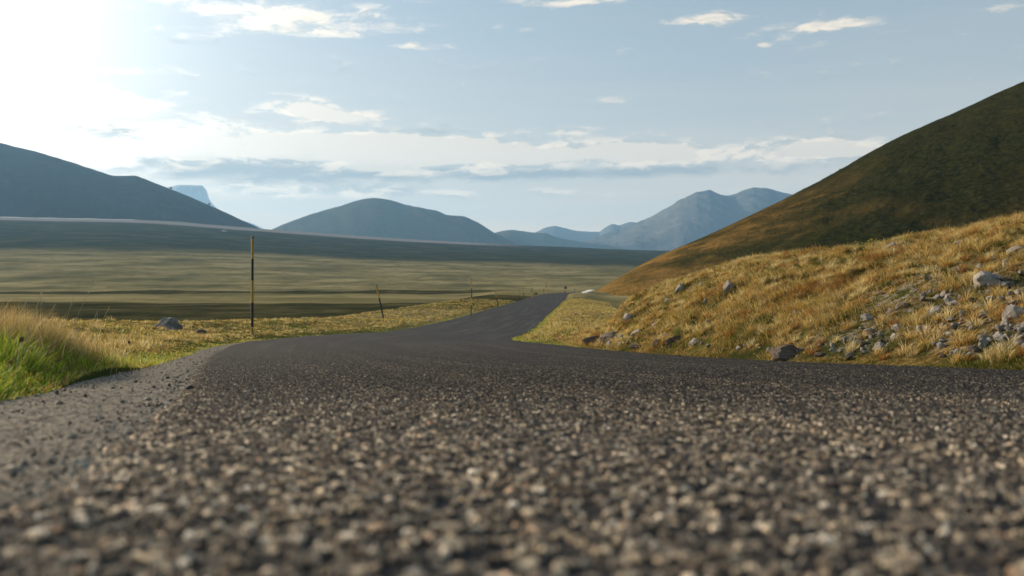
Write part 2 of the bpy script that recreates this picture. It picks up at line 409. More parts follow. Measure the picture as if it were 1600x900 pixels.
def mat_bank():
    m, n = newmat('bank_earth_and_turf'); P = geo_pos(n)
    n1 = n.noise(P, 1.7, 6, .62); n0 = n.noise(P, 14, 5, .68); n3 = n.noise(P, 60, 3, .6)
    col = n.ramp(n0, [(.3, (.035, .028, .012)), (.45, (.10, .068, .022)), (.6, (.20, .135, .045)), (.8, (.30, .22, .10))])
    col = n.mix(n.smooth(n1, .48, .62, 0, .75), col, (.048, .062, .016))
    col = n.mix(n.m('MULTIPLY', attr(n, 'hollow'), n.smooth(n0, .3, .5)), col, (.030, .036, .012))  # moss and the shade inside the hollows, both put into the turf colour
    sc = attr(n, 'scree')
    stones = n.ramp(n3, [(.35, (.09, .07, .05)), (.55, (.26, .22, .175)), (.75, (.42, .38, .33))])
    col = n.mix(n.m('MULTIPLY', sc, n.smooth(n0, .46, .60)), col, stones)
    h = n.m('ADD', n.m('MULTIPLY', n0, .05), n.m('MULTIPLY', n3, .015))
    finish(n, col, .95, h, 1.0, .9, spec=0)
    return m

def mat_hill(name, base, alt, third, sc, bumpd, extra=None):
    m, n = newmat(name); P = geo_pos(n)
    a = n.noise(P, sc, 7, .62); b = n.noise(P, sc * 6, 6, .68); c = n.noise(P, sc * 30, 4, .7)
    col = n.mix(n.smooth(a, .42, .60), base, alt)
    col = n.mix(n.smooth(b, .48, .68, 0, .85), col, third)
    col = n.mix(n.smooth(c, .35, .7, 0, .4), col, tuple(v * .35 for v in third))
    d_ = n.noise(P, sc * 95, 3, .7); col = n.mix(n.smooth(d_, .45, .65, 0, .55), col, tuple(v * .30 for v in base))
    if extra: col = extra(n, P, a, b, c, col)
    h = n.m('ADD', n.m('MULTIPLY', b, .6), n.m('MULTIPLY', c, .35))
    finish(n, col, .95, h, bumpd, 1.0, spec=0)
    return m

def mat_rock(name, light, dark, moss=.25):
    m, n = newmat(name); P = n.add('ShaderNodeTexCoord').outputs['Object']
    oi = n.add('ShaderNodeObjectInfo'); rnd = oi.outputs['Random']
    Q = n.v('ADD', P, n.comb(n.m('MULTIPLY', rnd, 7.0), rnd, 0.0))
    a = n.noise(Q, 2.2, 6, .65); b = n.noise(Q, 9, 6, .7); c = n.noise(Q, 34, 3, .7)
    col = n.mix(n.smooth(a, .3, .7), light, dark)
    col = n.mix(n.smooth(b, .5, .7, 0, .7), col, tuple(v * .38 for v in dark))
    col = n.mix(n.smooth(c, .58, .72, 0, .5), col, (.56, .52, .46))
    col = n.mix(n.smooth(n.noise(Q, 4.0, 4, .6), .60, .70, 0, moss), col, (.16, .10, .035))
    val = n.m('ADD', n.m('MULTIPLY', rnd, .55), .72)
    col = n.v('MULTIPLY', col, n.comb(val, val, val))
    h = n.m('ADD', n.m('MULTIPLY', b, .12), n.m('MULTIPLY', c, .03))
    finish(n, col, .88, h, .35, .8, spec=.12)
    return m

def mat_blades(name, trans=.42, rough=.55):
    m, n = newmat(name)
    c = attr(n, 'tint', 0)
    p = n.add('ShaderNodeBsdfPrincipled'); n.put(p.inputs['Base Color'], c); p.inputs['Roughness'].default_value = rough
    p.inputs['Specular IOR Level'].default_value = .2
    t = n.add('ShaderNodeBsdfTranslucent'); n.put(t.inputs[0], n.v('MULTIPLY', c, (1.15, 1.1, .8)))
    x = n.add('ShaderNodeMixShader'); x.inputs[0].default_value = trans
    n.l.new(p.outputs[0], x.inputs[1]); n.l.new(t.outputs[0], x.inputs[2])
    o = n.add('ShaderNodeOutputMaterial'); n.l.new(x.outputs[0], o.inputs[0])
    return m

def mat_plain(name, col, rough=.6, spec=.4, wear=None, sc=30):
    m, n = newmat(name)
    c = col
    if wear:
        P = n.add('ShaderNodeTexCoord').outputs['Object']
        c = n.mix(n.smooth(n.noise(P, sc, 5, .7), .48, .72, 0, .8), col, wear)
    finish(n, c, rough, spec=spec)
    return m

M_ASPH = mat_asphalt(); M_SHO = mat_shoulder(); M_GROUND = mat_ground(); M_BANK = mat_bank()
M_ROCK = mat_rock('pale_limestone', (.52, .47, .41), (.29, .255, .22))
M_ROCKD = mat_rock('brown_lichened_stone', (.20, .155, .12), (.095, .07, .052), .5)
M_ROCKG = mat_rock('blue_grey_stone', (.44, .40, .35), (.21, .19, .165), .3)
M_BLADE = mat_blades('grass_blades', .5); M_DRY = mat_blades('dry_grass_blades', .34, .5)
rng = np.random.default_rng(11); random.seed(5)

# ------------------------------------------------------------------ ground sheet and bank
def build_ground():
    a1 = np.arange(-36, 36.01, .11); aL = -36 - np.geomspace(.3, 144, 60); aR = 36 + np.concatenate([np.arange(.25, 14, .25), np.geomspace(14.2, 144, 40)])
    A = np.sort(np.concatenate([aL, a1, aR])); A = A[(A > -180) & (A < 180)]; A = np.concatenate([[-180], A, [180]])
    r = [.5]
    while r[-1] < 10300:
        q = r[-1]
        r.append(q * (1.028 if q < 2 else 1.0125 if q < 30 else 1.016 if q < 300 else 1.012 if q < 2600 else 1.06))
    r = np.array(r)
    aa, rr = np.meshgrid(np.radians(A), r)
    X = rr * np.sin(aa); Y = rr * np.cos(aa)
    Z = terrain(X, Y)
    xr = XR(np.clip(Y, -12, 168)); xl = XL(np.clip(Y, -12, 168))
    V = np.c_[X.ravel(), Y.ravel(), Z.ravel()]
    Fq = grid_faces(*X.shape)
    t, v = bank_v(X, Y); uR = X - xr; uL = xl - X
    verge = (np.exp(-(np.maximum(uL, 0) / .9)**2) * (uL > -.5) + np.exp(-(np.maximum(uR, 0) / .5)**2) * (uR > -.5)); verge = np.clip(verge, 0, 1) * (np.abs(Y) < 175)
    px = 800 + F * X / np.maximum(Y, 1)
    # distance bands of the plain (metres into the view)
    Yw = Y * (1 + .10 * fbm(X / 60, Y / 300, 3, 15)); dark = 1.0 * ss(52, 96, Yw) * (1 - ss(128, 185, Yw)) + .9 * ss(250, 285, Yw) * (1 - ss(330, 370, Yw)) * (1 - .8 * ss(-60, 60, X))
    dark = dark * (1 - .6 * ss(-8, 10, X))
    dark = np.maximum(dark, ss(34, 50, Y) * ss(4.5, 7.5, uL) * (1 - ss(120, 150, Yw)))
    Yc = 2150 + 250 * np.clip(X / np.maximum(Y, 1), -1.2, .8)
    vv = (Y - 420) / (Yc - 420)
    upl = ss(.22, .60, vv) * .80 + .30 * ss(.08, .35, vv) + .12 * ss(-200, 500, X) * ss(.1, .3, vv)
    gravel = ss(.80, .93, vv) * (1 - ss(-250, 500, X)) * .75
    snow = ss(.965, .98, vv) * (1 - ss(1.02, 1.05, vv)) * (1 - ss(190, 235, px)) * 1.0
    snow = snow + np.exp(-((px - 350) / 8)**2 - ((vv - .82) / .012)**2) * .9
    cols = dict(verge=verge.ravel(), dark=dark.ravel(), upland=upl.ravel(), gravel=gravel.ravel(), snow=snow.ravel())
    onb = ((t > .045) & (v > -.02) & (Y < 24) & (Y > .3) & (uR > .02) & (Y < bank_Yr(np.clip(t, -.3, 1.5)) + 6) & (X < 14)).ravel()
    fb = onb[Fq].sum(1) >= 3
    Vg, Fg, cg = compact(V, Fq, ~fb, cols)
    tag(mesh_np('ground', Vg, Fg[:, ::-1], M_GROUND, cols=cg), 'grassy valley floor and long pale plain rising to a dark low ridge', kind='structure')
    scree = scree_mask(X, Y).ravel()
    Vb, Fb, cb = compact(V, Fq, fb, dict(scree=scree, hollow=hollow(X, Y).ravel()))
    tag(mesh_np('bank', Vb, Fb[:, ::-1], M_BANK, cols=cb), 'steep roadside bank of dry turf and stony earth', kind='structure')

def scree_mask(X, Y):
    """bare stony patch low on the bank, towards the right"""
    t, v = bank_v(X, Y); px = 800 + F * t
    s = ss(1290, 1480, px + 260 * (.5 - v)) * (1 - ss(.34, .56, v + .10 * fbm(X / .8, Y / .8, 3, 31)))
    return np.clip(s * (.15 + 1.1 * vnoise(X / .45, Y / .6, 33)), 0, 1) * ss(.04, .10, v)

build_ground()

# ------------------------------------------------------------------ road surfacing
def build_road():
    fine = np.arange(-33, 33.01, .075)
    L = -33 - np.concatenate([np.arange(.3, 12, .3), np.arange(12.6, 56, .8)])
    A = np.sort(np.concatenate([L, fine, -L])); T = np.tan(np.radians(A))
    Yb = np.arange(-11.5, .2, .3)
    Y1 = np.exp(np.arange(math.log(.24), math.log(11.0), .0036)); Y2 = np.exp(np.arange(math.log(11.0) + .004, math.log(168), .012))
    Yv = np.concatenate([Yb, Y1, Y2])
    Xg = T[None, :] * np.maximum(Yv, .24)[:, None]
    xa = XA(Yv)[:, None]; xr = XR(Yv)[:, None]; xl = XL(Yv)[:, None]
    rag = (.022 * fbm(Yv * 9, Yv * 0, 3, 41) + .016 * fbm(Yv * 45, Yv * 0 + 3, 3, 42))[:, None]
    lo = xa + rag; hi = xr + 0 * rag - (.05 * fbm(Yv * 2.2, Yv * 0 + 7, 3, 43) + .02 * fbm(Yv * 19, Yv * 0 + 9, 3, 44))[:, None]
    X = np.clip(Xg, lo, hi); Y = np.repeat(Yv[:, None], X.shape[1], 1)
    lat = (X - xl) / (xr - xl)
    Z = zr(Y) + .02 * (1 - (2 * lat - 1)**2) * 0
    edge = np.clip((X - lo) / .03, 0, 1); Z = Z - (1 - edge) * .016          # the surfacing ends in a low rounded step on the left
    V = np.c_[X.ravel(), Y.ravel(), Z.ravel()]; Fq = grid_faces(*X.shape)
    fx = X.ravel()[Fq]; keep = (fx.max(1) - fx.min(1)) > 1e-5
    V, Fq, c = compact(V, Fq, keep, dict(lat=(lat * 5).ravel()))
    # swing to the right beyond the crest
    P = np.array([(8.3, 168.0), (9.6, 176), (12.2, 184.5), (16.5, 192), (23, 198.5), (33, 203), (48, 206)])
    tt = np.linspace(0, 6, 60); cx = herm(tt, range(7), P[:, 0]); cyy = herm(tt, range(7), P[:, 1])
    dx = np.gradient(cx); dy = np.gradient(cyy); ln = np.hypot(dx, dy); nx, ny = dy / ln, -dx / ln
    nx[0], ny[0] = 1, 0
    ww = np.linspace(2.3, 2.6, 60); k0 = len(V)
    rows = np.stack([np.c_[cx - nx * ww, cyy - ny * ww, np.full(60, -2.285)], np.c_[cx + nx * ww, cyy + ny * ww, np.full(60, -2.285)]], 1).reshape(-1, 3)
    V = np.concatenate([V, rows]); c['lat'] = np.concatenate([c['lat'], np.tile([0, 5.], 60)])
    Fq = np.concatenate([Fq, grid_faces(60, 2) + k0])
    tag(mesh_np('road', V, Fq, M_ASPH, cols=c), 'dark chip-sealed country road winding away', kind='structure')
    # older, paler surfacing showing along the left edge
    Ys = np.concatenate([np.arange(-11, .3, .3), np.exp(np.arange(math.log(.31), math.log(5), .006)), np.exp(np.arange(math.log(5.05), math.log(21), .012))])
    U = np.linspace(0, 1, 150)
    a = (XL(Ys) - .06 + .03 * fbm(Ys * 4, Ys * 0 + 2, 3, 51))[:, None]; b = (XA(Ys) + .06)[:, None]
    Xs = a + (b - a) * U[None, :]; Yq = np.repeat(Ys[:, None], 150, 1)
    Zs = zr(Yq) - .012 - .012 * (1 - np.clip(U / .12, 0, 1))[None, :]
    tag(mesh_np('road_shoulder', np.c_[Xs.ravel(), Yq.ravel(), Zs.ravel()], grid_faces(*Xs.shape), M_SHO), 'pale worn strip of old surfacing along the left edge', kind='structure')

build_road()

# ------------------------------------------------------------------ hills
def hill_fan(name, label, sil, Yf, Yr, base, mat, x0, x1, nc=260, nr=120, p=.9, noise=None, back=1.5, smooth=True, jag=.8):
    """a hill between a foot line and a crest line; sil gives the crest's elevation by bearing"""
    px = np.linspace(x0, x1, nc); t = (px - 800) / F; v = np.concatenate([np.linspace(0, 1, nr), np.linspace(1.03, back, 30)])
    yf = Yf(px) if callable(Yf) else np.full(nc, Yf); yr = Yr(px) if callable(Yr) else np.full(nc, Yr)
    Yg = yf[None, :] + (yr - yf)[None, :] * v[:, None]; Xg = t[None, :] * Yg
    sx, sy = zip(*sil); e = (HY - herm(px, sx, sy)) / F; zt = np.maximum(e * yr, base)
    S = np.where(v < 1, np.sin(np.clip(v, 0, 1) * pi / 2) ** (1 / p), 1 - (np.clip(v - 1, 0, 1) / (back - 1)) ** 2)[:, None]
    Z = base + (zt - base)[None, :] * S
    if noise is not None: Z = Z + noise(Xg, Yg, S) * np.clip((zt - base) / (zt.max() - base + 1e-6) * 3, 0, 1)[None, :] * np.sin(np.clip(v, 0, 1) * pi)[:, None] ** .7
    ej = e + jag / F * fbm(px / 9, px * 0 + 3, 4, 77, .6)
    for _ in range(4):          # keep the skyline at its measured height whatever the relief below it does
        k = np.argmax(Z / Yg, 0); ix = np.arange(nc); ym = Yg[k, ix]
        fct = np.clip((ej * ym - base) / np.maximum(Z[k, ix] - base, .5), .6, 1.5); fct = np.where(zt > base + 1, fct, 1); w_ = 41 if _ < 3 else 5; fct = np.convolve(np.pad(fct, w_ // 2, mode='edge'), np.hanning(w_ + 2)[1:-1] / np.hanning(w_ + 2)[1:-1].sum(), 'valid')
        Z = base + (Z - base) * fct[None, :]
    return tag(mesh_np(name, np.c_[Xg.ravel(), Yg.ravel(), Z.ravel()], grid_faces(*Xg.shape), mat, smooth), label, kind='structure')

def hill_tone(n, P, a, b, c, col):
    # sunlit orange low on the left flank, dark shade beyond, both painted into the turf
    x, y, z = n.sep(P)
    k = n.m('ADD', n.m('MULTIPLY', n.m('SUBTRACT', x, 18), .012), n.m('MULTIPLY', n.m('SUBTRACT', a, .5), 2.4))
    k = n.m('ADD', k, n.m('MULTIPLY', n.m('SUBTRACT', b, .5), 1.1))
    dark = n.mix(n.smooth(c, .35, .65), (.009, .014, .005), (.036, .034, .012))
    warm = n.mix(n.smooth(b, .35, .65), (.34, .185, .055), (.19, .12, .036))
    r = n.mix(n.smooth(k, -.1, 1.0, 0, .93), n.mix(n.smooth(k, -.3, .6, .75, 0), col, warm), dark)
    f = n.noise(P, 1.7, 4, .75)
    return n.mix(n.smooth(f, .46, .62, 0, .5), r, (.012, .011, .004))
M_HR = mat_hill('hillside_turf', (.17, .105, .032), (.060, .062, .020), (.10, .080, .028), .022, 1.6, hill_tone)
M_HL = mat_hill('moorland', (.026, .032, .022), (.016, .024, .016), (.055, .046, .030), .0028, 8.0)
M_HC = mat_hill('far_grass_hill', (.085, .095, .060), (.055, .065, .045), (.11, .105, .07), .0012, 10.0)
M_HP = mat_hill('haze_faded_peak', (.78, .77, .75), (.66, .67, .68), (.80, .79, .77), .0010, 25.0)  # pale colour stands in for haze fading the far peak
M_HM = mat_hill('bare_mountain', (.14, .135, .12), (.09, .095, .085), (.19, .18, .16), .0010, 25.0)

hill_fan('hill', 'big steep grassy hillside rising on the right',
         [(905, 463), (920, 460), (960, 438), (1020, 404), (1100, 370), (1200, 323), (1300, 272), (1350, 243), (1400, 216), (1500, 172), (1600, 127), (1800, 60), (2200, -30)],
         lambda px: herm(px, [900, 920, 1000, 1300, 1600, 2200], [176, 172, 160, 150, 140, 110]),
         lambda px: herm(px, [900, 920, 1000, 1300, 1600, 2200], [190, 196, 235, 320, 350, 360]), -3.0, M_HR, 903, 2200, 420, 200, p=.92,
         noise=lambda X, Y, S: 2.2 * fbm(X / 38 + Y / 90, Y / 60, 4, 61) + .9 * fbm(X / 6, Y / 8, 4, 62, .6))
hill_fan('hill', 'dark broad hill at the left whose shoulder drops to the valley',
         [(-900, 130), (-400, 150), (-100, 194), (0, 223), (60, 238), (120, 256), (160, 269.5), (178, 274.6), (192, 274.8), (208, 274), (222, 278), (240, 285), (300, 309), (350, 331), (413, 360), (440, 372)],
         2300, 3300, 10, M_HL, -900, 440, 380, 130, noise=lambda X, Y, S: 80 * (.5 - np.abs(fbm(X / 420 + Y / 900, Y / 900, 5, 71))) - 28)
hill_fan('hill', 'isolated rounded blue-green hill in the middle distance',
         [(400, 372), (432, 355), (480, 337), (530, 322), (560, 313), (585, 309), (605, 312), (640, 321), (685, 330), (700, 336), (720, 337), (745, 347), (775, 365), (800, 378), (830, 392)],
         4000, 5200, 30, M_HC, 400, 830, 240, 120, noise=lambda X, Y, S: 105 * (.5 - np.abs(fbm(X / 520 + Y / 1500, Y / 1600, 4, 81))) - 25)
hill_fan('hill', 'low pale hill beyond the rounded hill',
         [(740, 372), (780, 362), (800, 359.5), (830, 363), (850, 364), (870, 371), (905, 377), (950, 384), (1000, 392)],
         5300, 6200, 40, M_HC, 740, 1000, 120, 50, noise=lambda X, Y, S: 25 * fbm(X / 500, Y / 900, 4, 82))
hill_fan('mountain', 'jagged twin-topped blue mountain behind the right hillside',
         [(860, 392), (905, 378), (950, 364), (1000, 346), (1040, 325), (1075, 306), (1092, 300), (1108, 297.5), (1122, 303), (1134, 306), (1146, 304), (1164, 297), (1180, 293.5), (1200, 294.5), (1225, 300), (1300, 325), (1420, 380)],
         5600, 7200, 40, M_HM, 860, 1420, 280, 130, noise=lambda X, Y, S: 150 * (.42 - np.abs(fbm(X / 600 + Y / 1500, Y / 1300, 5, 83, .58))), jag=2.2)
hill_fan('mountain', 'faintest pair of peaks on the far horizon',
         [(800, 380), (835, 364), (852, 356), (866, 353.5), (885, 357), (905, 361), (935, 362), (945, 356), (958, 350), (966, 352), (985, 347), (1010, 352), (1060, 380)],
         8300, 9300, 40, M_HM, 800, 1060, 160, 50)
hill_fan('mountain', 'faint distant peak half hidden behind the dark left hill',
         [(200, 330), (240, 303), (262, 292), (285, 289), (314, 289.5), (322, 297), (328, 313), (345, 330), (400, 352), (440, 370)],
         9000, 9900, 40, M_HP, 200, 440, 160, 50)

# ------------------------------------------------------------------ haze
def build_haze():
    bm = bmesh.new(); bmesh.ops.create_cube(bm, size=1)
    me = bpy.data.meshes.new('haze'); bm.to_mesh(me); bm.free()
    o = bpy.data.objects.new('haze', me); COL.objects.link(o)
    lo = Vector((-11000, -11000, PLAIN - 6)); hi = Vector((11000, 11000, 900))
    o.location = (lo + hi) / 2; o.scale = hi - lo
    m = bpy.data.materials.new('haze_air'); m.use_nodes = True; nt = m.node_tree; nt.nodes.clear()
    v = nt.nodes.new('ShaderNodeVolumePrincipled'); v.inputs['Color'].default_value = (.33, .63, 1.0, 1)
    v.inputs['Density'].default_value = 8.0e-5; v.inputs['Anisotropy'].default_value = .25
    out = nt.nodes.new('ShaderNodeOutputMaterial'); nt.links.new(v.outputs[0], out.inputs['Volume'])
    me.materials.append(m); o['kind'] = 'stuff'; o['label'] = 'thin bluish evening haze filling the valley'
build_haze()
#@@DETAIL@@
# ------------------------------------------------------------------ grass
def blades(name, X, Y, H, W, lean, lean_az, col, mat, label, seg=3, curl=.5, Z=None, droop=0.0):
    """one mesh of thin curved tapering blades; every blade has its own root, height, bend and tint"""
    N = len(X); Z = terrain(X, Y) - .004 if Z is None else Z
    az = rng.uniform(0, 2 * pi, N); wx, wy = np.cos(az), np.sin(az)
    lx, ly = np.cos(lean_az) * lean, np.sin(lean_az) * lean
    rows = []
    for k in range(seg + 1):
        f = k / seg; q = f ** (1 + curl * 2)
        cx = X + lx * H * q; cy_ = Y + ly * H * q; cz = Z + H * (f - .28 * np.minimum(lean, 1.6) * f * f) - droop * H * f**3
        w = W * (1 - f ** 1.6) * .5
        if k < seg: rows += [np.c_[cx - wx * w, cy_ - wy * w, cz], np.c_[cx + wx * w, cy_ + wy * w, cz]]
        else: rows += [np.c_[cx, cy_, cz]]
    nv = 2 * seg + 1; V = np.stack(rows, 1).reshape(-1, 3)
    tri = []
    for k in range(seg - 1):
        a = 2 * k; tri += [(a, a + 1, a + 3), (a, a + 3, a + 2)]
    tri += [(2 * seg - 2, 2 * seg - 1, 2 * seg)]
    Fq = (np.arange(N)[:, None, None] * nv + np.array(tri)[None]).reshape(-1, 3)
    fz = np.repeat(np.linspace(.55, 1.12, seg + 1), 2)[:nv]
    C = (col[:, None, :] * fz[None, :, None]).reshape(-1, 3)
    return tag(mesh_np(name, V, Fq, mat, cols=dict(tint=C)), label, kind='stuff')

def pick(cols, w, n, jit=.22):
    c = np.array(cols)[rng.choice(len(cols), n, p=np.array(w) / sum(w))]
    return np.clip(c * (1 + rng.uniform(-jit, jit, (n, 1))) * (1 + rng.uniform(-.08, .08, (n, 3))), 0, 1)

GREEN = [(.18, .29, .025), (.28, .40, .040), (.10, .17, .020), (.40, .46, .070), (.42, .36, .08)]
STRAW = [(.46, .34, .15), (.56, .45, .24), (.34, .23, .09), (.30, .17, .06)]
GOLD = [(.48, .33, .105), (.60, .44, .165), (.36, .215, .062), (.26, .22, .055), (.74, .60, .33)]

def left_clump():
    # lush clump beside the camera: green below, a hump of dead straw behind
    n = 42000
    Y = 1.9 + 4.6 * rng.uniform(0, 1, n) ** .85; u = rng.uniform(0, 1, n) * np.maximum(XL(Y) + .80 * Y, .35)
    cl = vnoise(Y * 4.5, u * 5, 91); k = rng.uniform(0, 1, n) < .30 + .9 * cl * cl
    Y, u = Y[k], u[k]; n = len(Y)
    X = XL(Y) + .03 - u + .07 * fbm(Y * 4, Y * 0 + 5, 2, 92)
    H = .030 + .14 * ss(.0, .30, u) * rng.uniform(.45, 1.05, n) * (.62 + .6 * vnoise(X * 3.1, Y * 3.1, 93))
    H *= 1 - .55 * ss(4.2, 6.0, Y)
    H *= np.where(u < .09, .55, 1)
    str_f = np.clip(.16 + .80 * ss(.45, 1.3, u) * vnoise(X * 2.2 + 8, Y * 2.2, 94) * 1.4 + .35 * (u < .06), 0, .95)
    st = rng.uniform(0, 1, n) < str_f
    col = np.where(st[:, None], pick(STRAW, [3, 3, 3, 2], n), pick(GREEN, [4, 4, 3, 3, 1], n))
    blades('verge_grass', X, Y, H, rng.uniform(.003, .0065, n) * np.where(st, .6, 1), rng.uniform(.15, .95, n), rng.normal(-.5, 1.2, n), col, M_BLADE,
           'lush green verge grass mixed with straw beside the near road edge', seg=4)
    # short fringe creeping over the edge of the surfacing
    n = 11000; Y = np.exp(rng.uniform(math.log(1.9), math.log(9), n)); u = rng.uniform(-.07, .42, n)
    k = rng.uniform(0, 1, n) < .25 + .9 * vnoise(Y * 7, u * 6, 98); Y, u = Y[k], u[k]; n = len(Y)
    st = rng.uniform(0, 1, n) < np.where(u < .03, .6, .25)
    blades('verge_grass', XL(Y) - u, Y, rng.uniform(.018, .055, n) * np.where(u < .02, .6, 1), rng.uniform(.003, .006, n), rng.uniform(.3, 1.3, n), rng.normal(-.3, 1.4, n),
           np.where(st[:, None], pick(STRAW, [3, 3, 3, 2], n), pick(GREEN, [3, 3, 3, 2, 2], n)), M_BLADE, 'short fringe of grass creeping over the pale road edge', seg=3)
    # straw tussocks behind
    n = 8000; c = rng.integers(0, 7, n)
    cyy = np.array([3.5, 3.75, 3.95, 4.3, 4.2, 4.6, 4.0]); cx = (np.array([5, 35, 62, 100, 20, 130, 48]) - 800) / F * cyy; hh = np.array([.20, .22, .20, .17, .24, .13, .21])
    X = cx[c] + rng.normal(0, .085, n); Y = cyy[c] + rng.normal(0, .12, n)
    H = hh[c] * rng.uniform(.4, 1.15, n)
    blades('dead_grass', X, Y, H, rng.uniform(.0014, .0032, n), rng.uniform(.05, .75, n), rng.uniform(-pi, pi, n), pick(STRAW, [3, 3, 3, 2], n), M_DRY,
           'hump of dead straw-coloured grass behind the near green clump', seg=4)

def seed_stems():
    P = [(45, 500, 448), (68, 505, 455), (110, 508, 437), (58, 498, 476), (100, 500, 462), (135, 512, 486), (148, 515, 480), (160, 520, 492), (14, 505, 470)]
    for i, (px, pb, pt) in enumerate(P):
        Y = (3.1 if px < 60 else 4.0 if px < 120 else 4.7) + .1 * (i % 4); X = (px - 800) / F * Y - .03; zb = tz(X, Y)
        zt = -(pt - HY) / F * Y; h = max(zt - zb, .08); bm = bmesh.new()
        lean = random.uniform(-.1, .34); ring = []
        rad = .0012
        K = 9
        for k in range(K + 1):
            f = k / K; c = Vector((X + lean * h * f**1.6, Y + .05 * f, zb + h * f))
            r = rad * (1 - .6 * f)
            ring.append([bm.verts.new(c + Vector((math.cos(a) * r, math.sin(a) * r, 0))) for a in (0, 2.1, 4.2)])
        for a, b in zip(ring[:-1], ring[1:]):
            for j in range(3): bm.faces.new((a[j], a[(j+1) % 3], b[(j+1) % 3], b[j]))
        # spikelets of the seed head
        for k in range(14):
            f = .80 + .2 * k / 14; c = Vector((X + lean * h * f**1.6, Y + .05 * f, zb + h * f))
            d = Vector((random.uniform(-.4, .8), random.uniform(-.5, .5), 1.1)).normalized() * .008
            s_ = d.cross(Vector((0, 1, .1))).normalized() * .0010
            bm.faces.new([bm.verts.new(c), bm.verts.new(c + d * .5 + s_), bm.verts.new(c + d), bm.verts.new(c + d * .5 - s_)])
        me = bpy.data.meshes.new('grass_stalk'); bm.to_mesh(me); bm.free(); me.materials.append(M_STALK)
        o = bpy.data.objects.new('grass_stalk', me); COL.objects.link(o)
        lb = ['tallest dry seed stalk standing up out of the near grass clump'] if px == 110 else None
        tag(o, lb[0] if lb else 'thin dry seed stalk rising above the near grass clump', 'grass stalk', 'dry seed stalks above the near grass clump')

def verge_band(name, label, side, y0, y1, n, umax, hs, cg, cs, gw=.5, pw=1.0):
    Y = np.exp(rng.uniform(math.log(y0), math.log(y1), n)); u = rng.uniform(0, 1, n) ** pw * umax
    X = XL(Y) - u if side < 0 else XR(Y) + u
    cl = vnoise(X / .35, Y / .5, 95) * .6 + vnoise(X / 1.3, Y / 2.0, 96) * .4
    k = rng.uniform(0, 1, n) < cl * 1.6; X, Y, u, cl = X[k], Y[k], u[k], cl[k]; n = len(X)
    H = hs * (.30 + 2.0 * cl * cl) * rng.uniform(.5, 1.2, n) * np.where(u < .5, .6, 1)
    g = rng.uniform(0, 1, n) < np.clip(1 - u / gw, .25, .9) * (.6 + .5 * vnoise(X / 1.7, Y / 2.4, 97))
    col = np.where(g[:, None], pick(GREEN, cg, n), pick(GOLD + STRAW, cs, n))
    # lumpy bunches that break up the even sward
    T = 2100; ty = np.exp(rng.uniform(math.log(y0), math.log(min(y1, 70)), T)); tu = .35 + rng.uniform(0, 1, T) * (umax - .3)
    tx = XL(ty) - tu if side < 0 else XR(ty) + tu; B = 26; th = rng.uniform(.07, .19, T) * (.6 + .6 * vnoise(tx / 1.1, ty / 1.6, 99)); tr = th * rng.uniform(.4, .9, T)
    ang = rng.uniform(0, 2 * pi, (T, B)); rad = tr[:, None] * rng.uniform(0, 1, (T, B)) ** .6
    pal = np.array([(.50, .38, .17), (.60, .48, .27), (.36, .25, .10), (.26, .17, .075), (.20, .19, .05)])[rng.choice(5, T, p=[.28, .25, .22, .15, .10])]
    X = np.r_[X, (tx[:, None] + np.cos(ang) * rad).ravel()]; Y = np.r_[Y, (ty[:, None] + np.sin(ang) * rad).ravel()]
    H = np.r_[H, (th[:, None] * rng.uniform(.5, 1.15, (T, B)) * (1 - .45 * rad / tr[:, None])).ravel()]
    col = np.r_[col, np.clip(np.repeat(pal, B, 0) * rng.uniform(.6, 1.3, (T * B, 1)), 0, 1)]; n = len(X)
    sc = np.maximum(1, Y / 14)
    blades(name, X, Y, H, rng.uniform(.005, .011, n) * sc, rng.uniform(.2, 1.0, n), rng.uniform(-pi, pi, n), col, M_BLADE, label, seg=2)

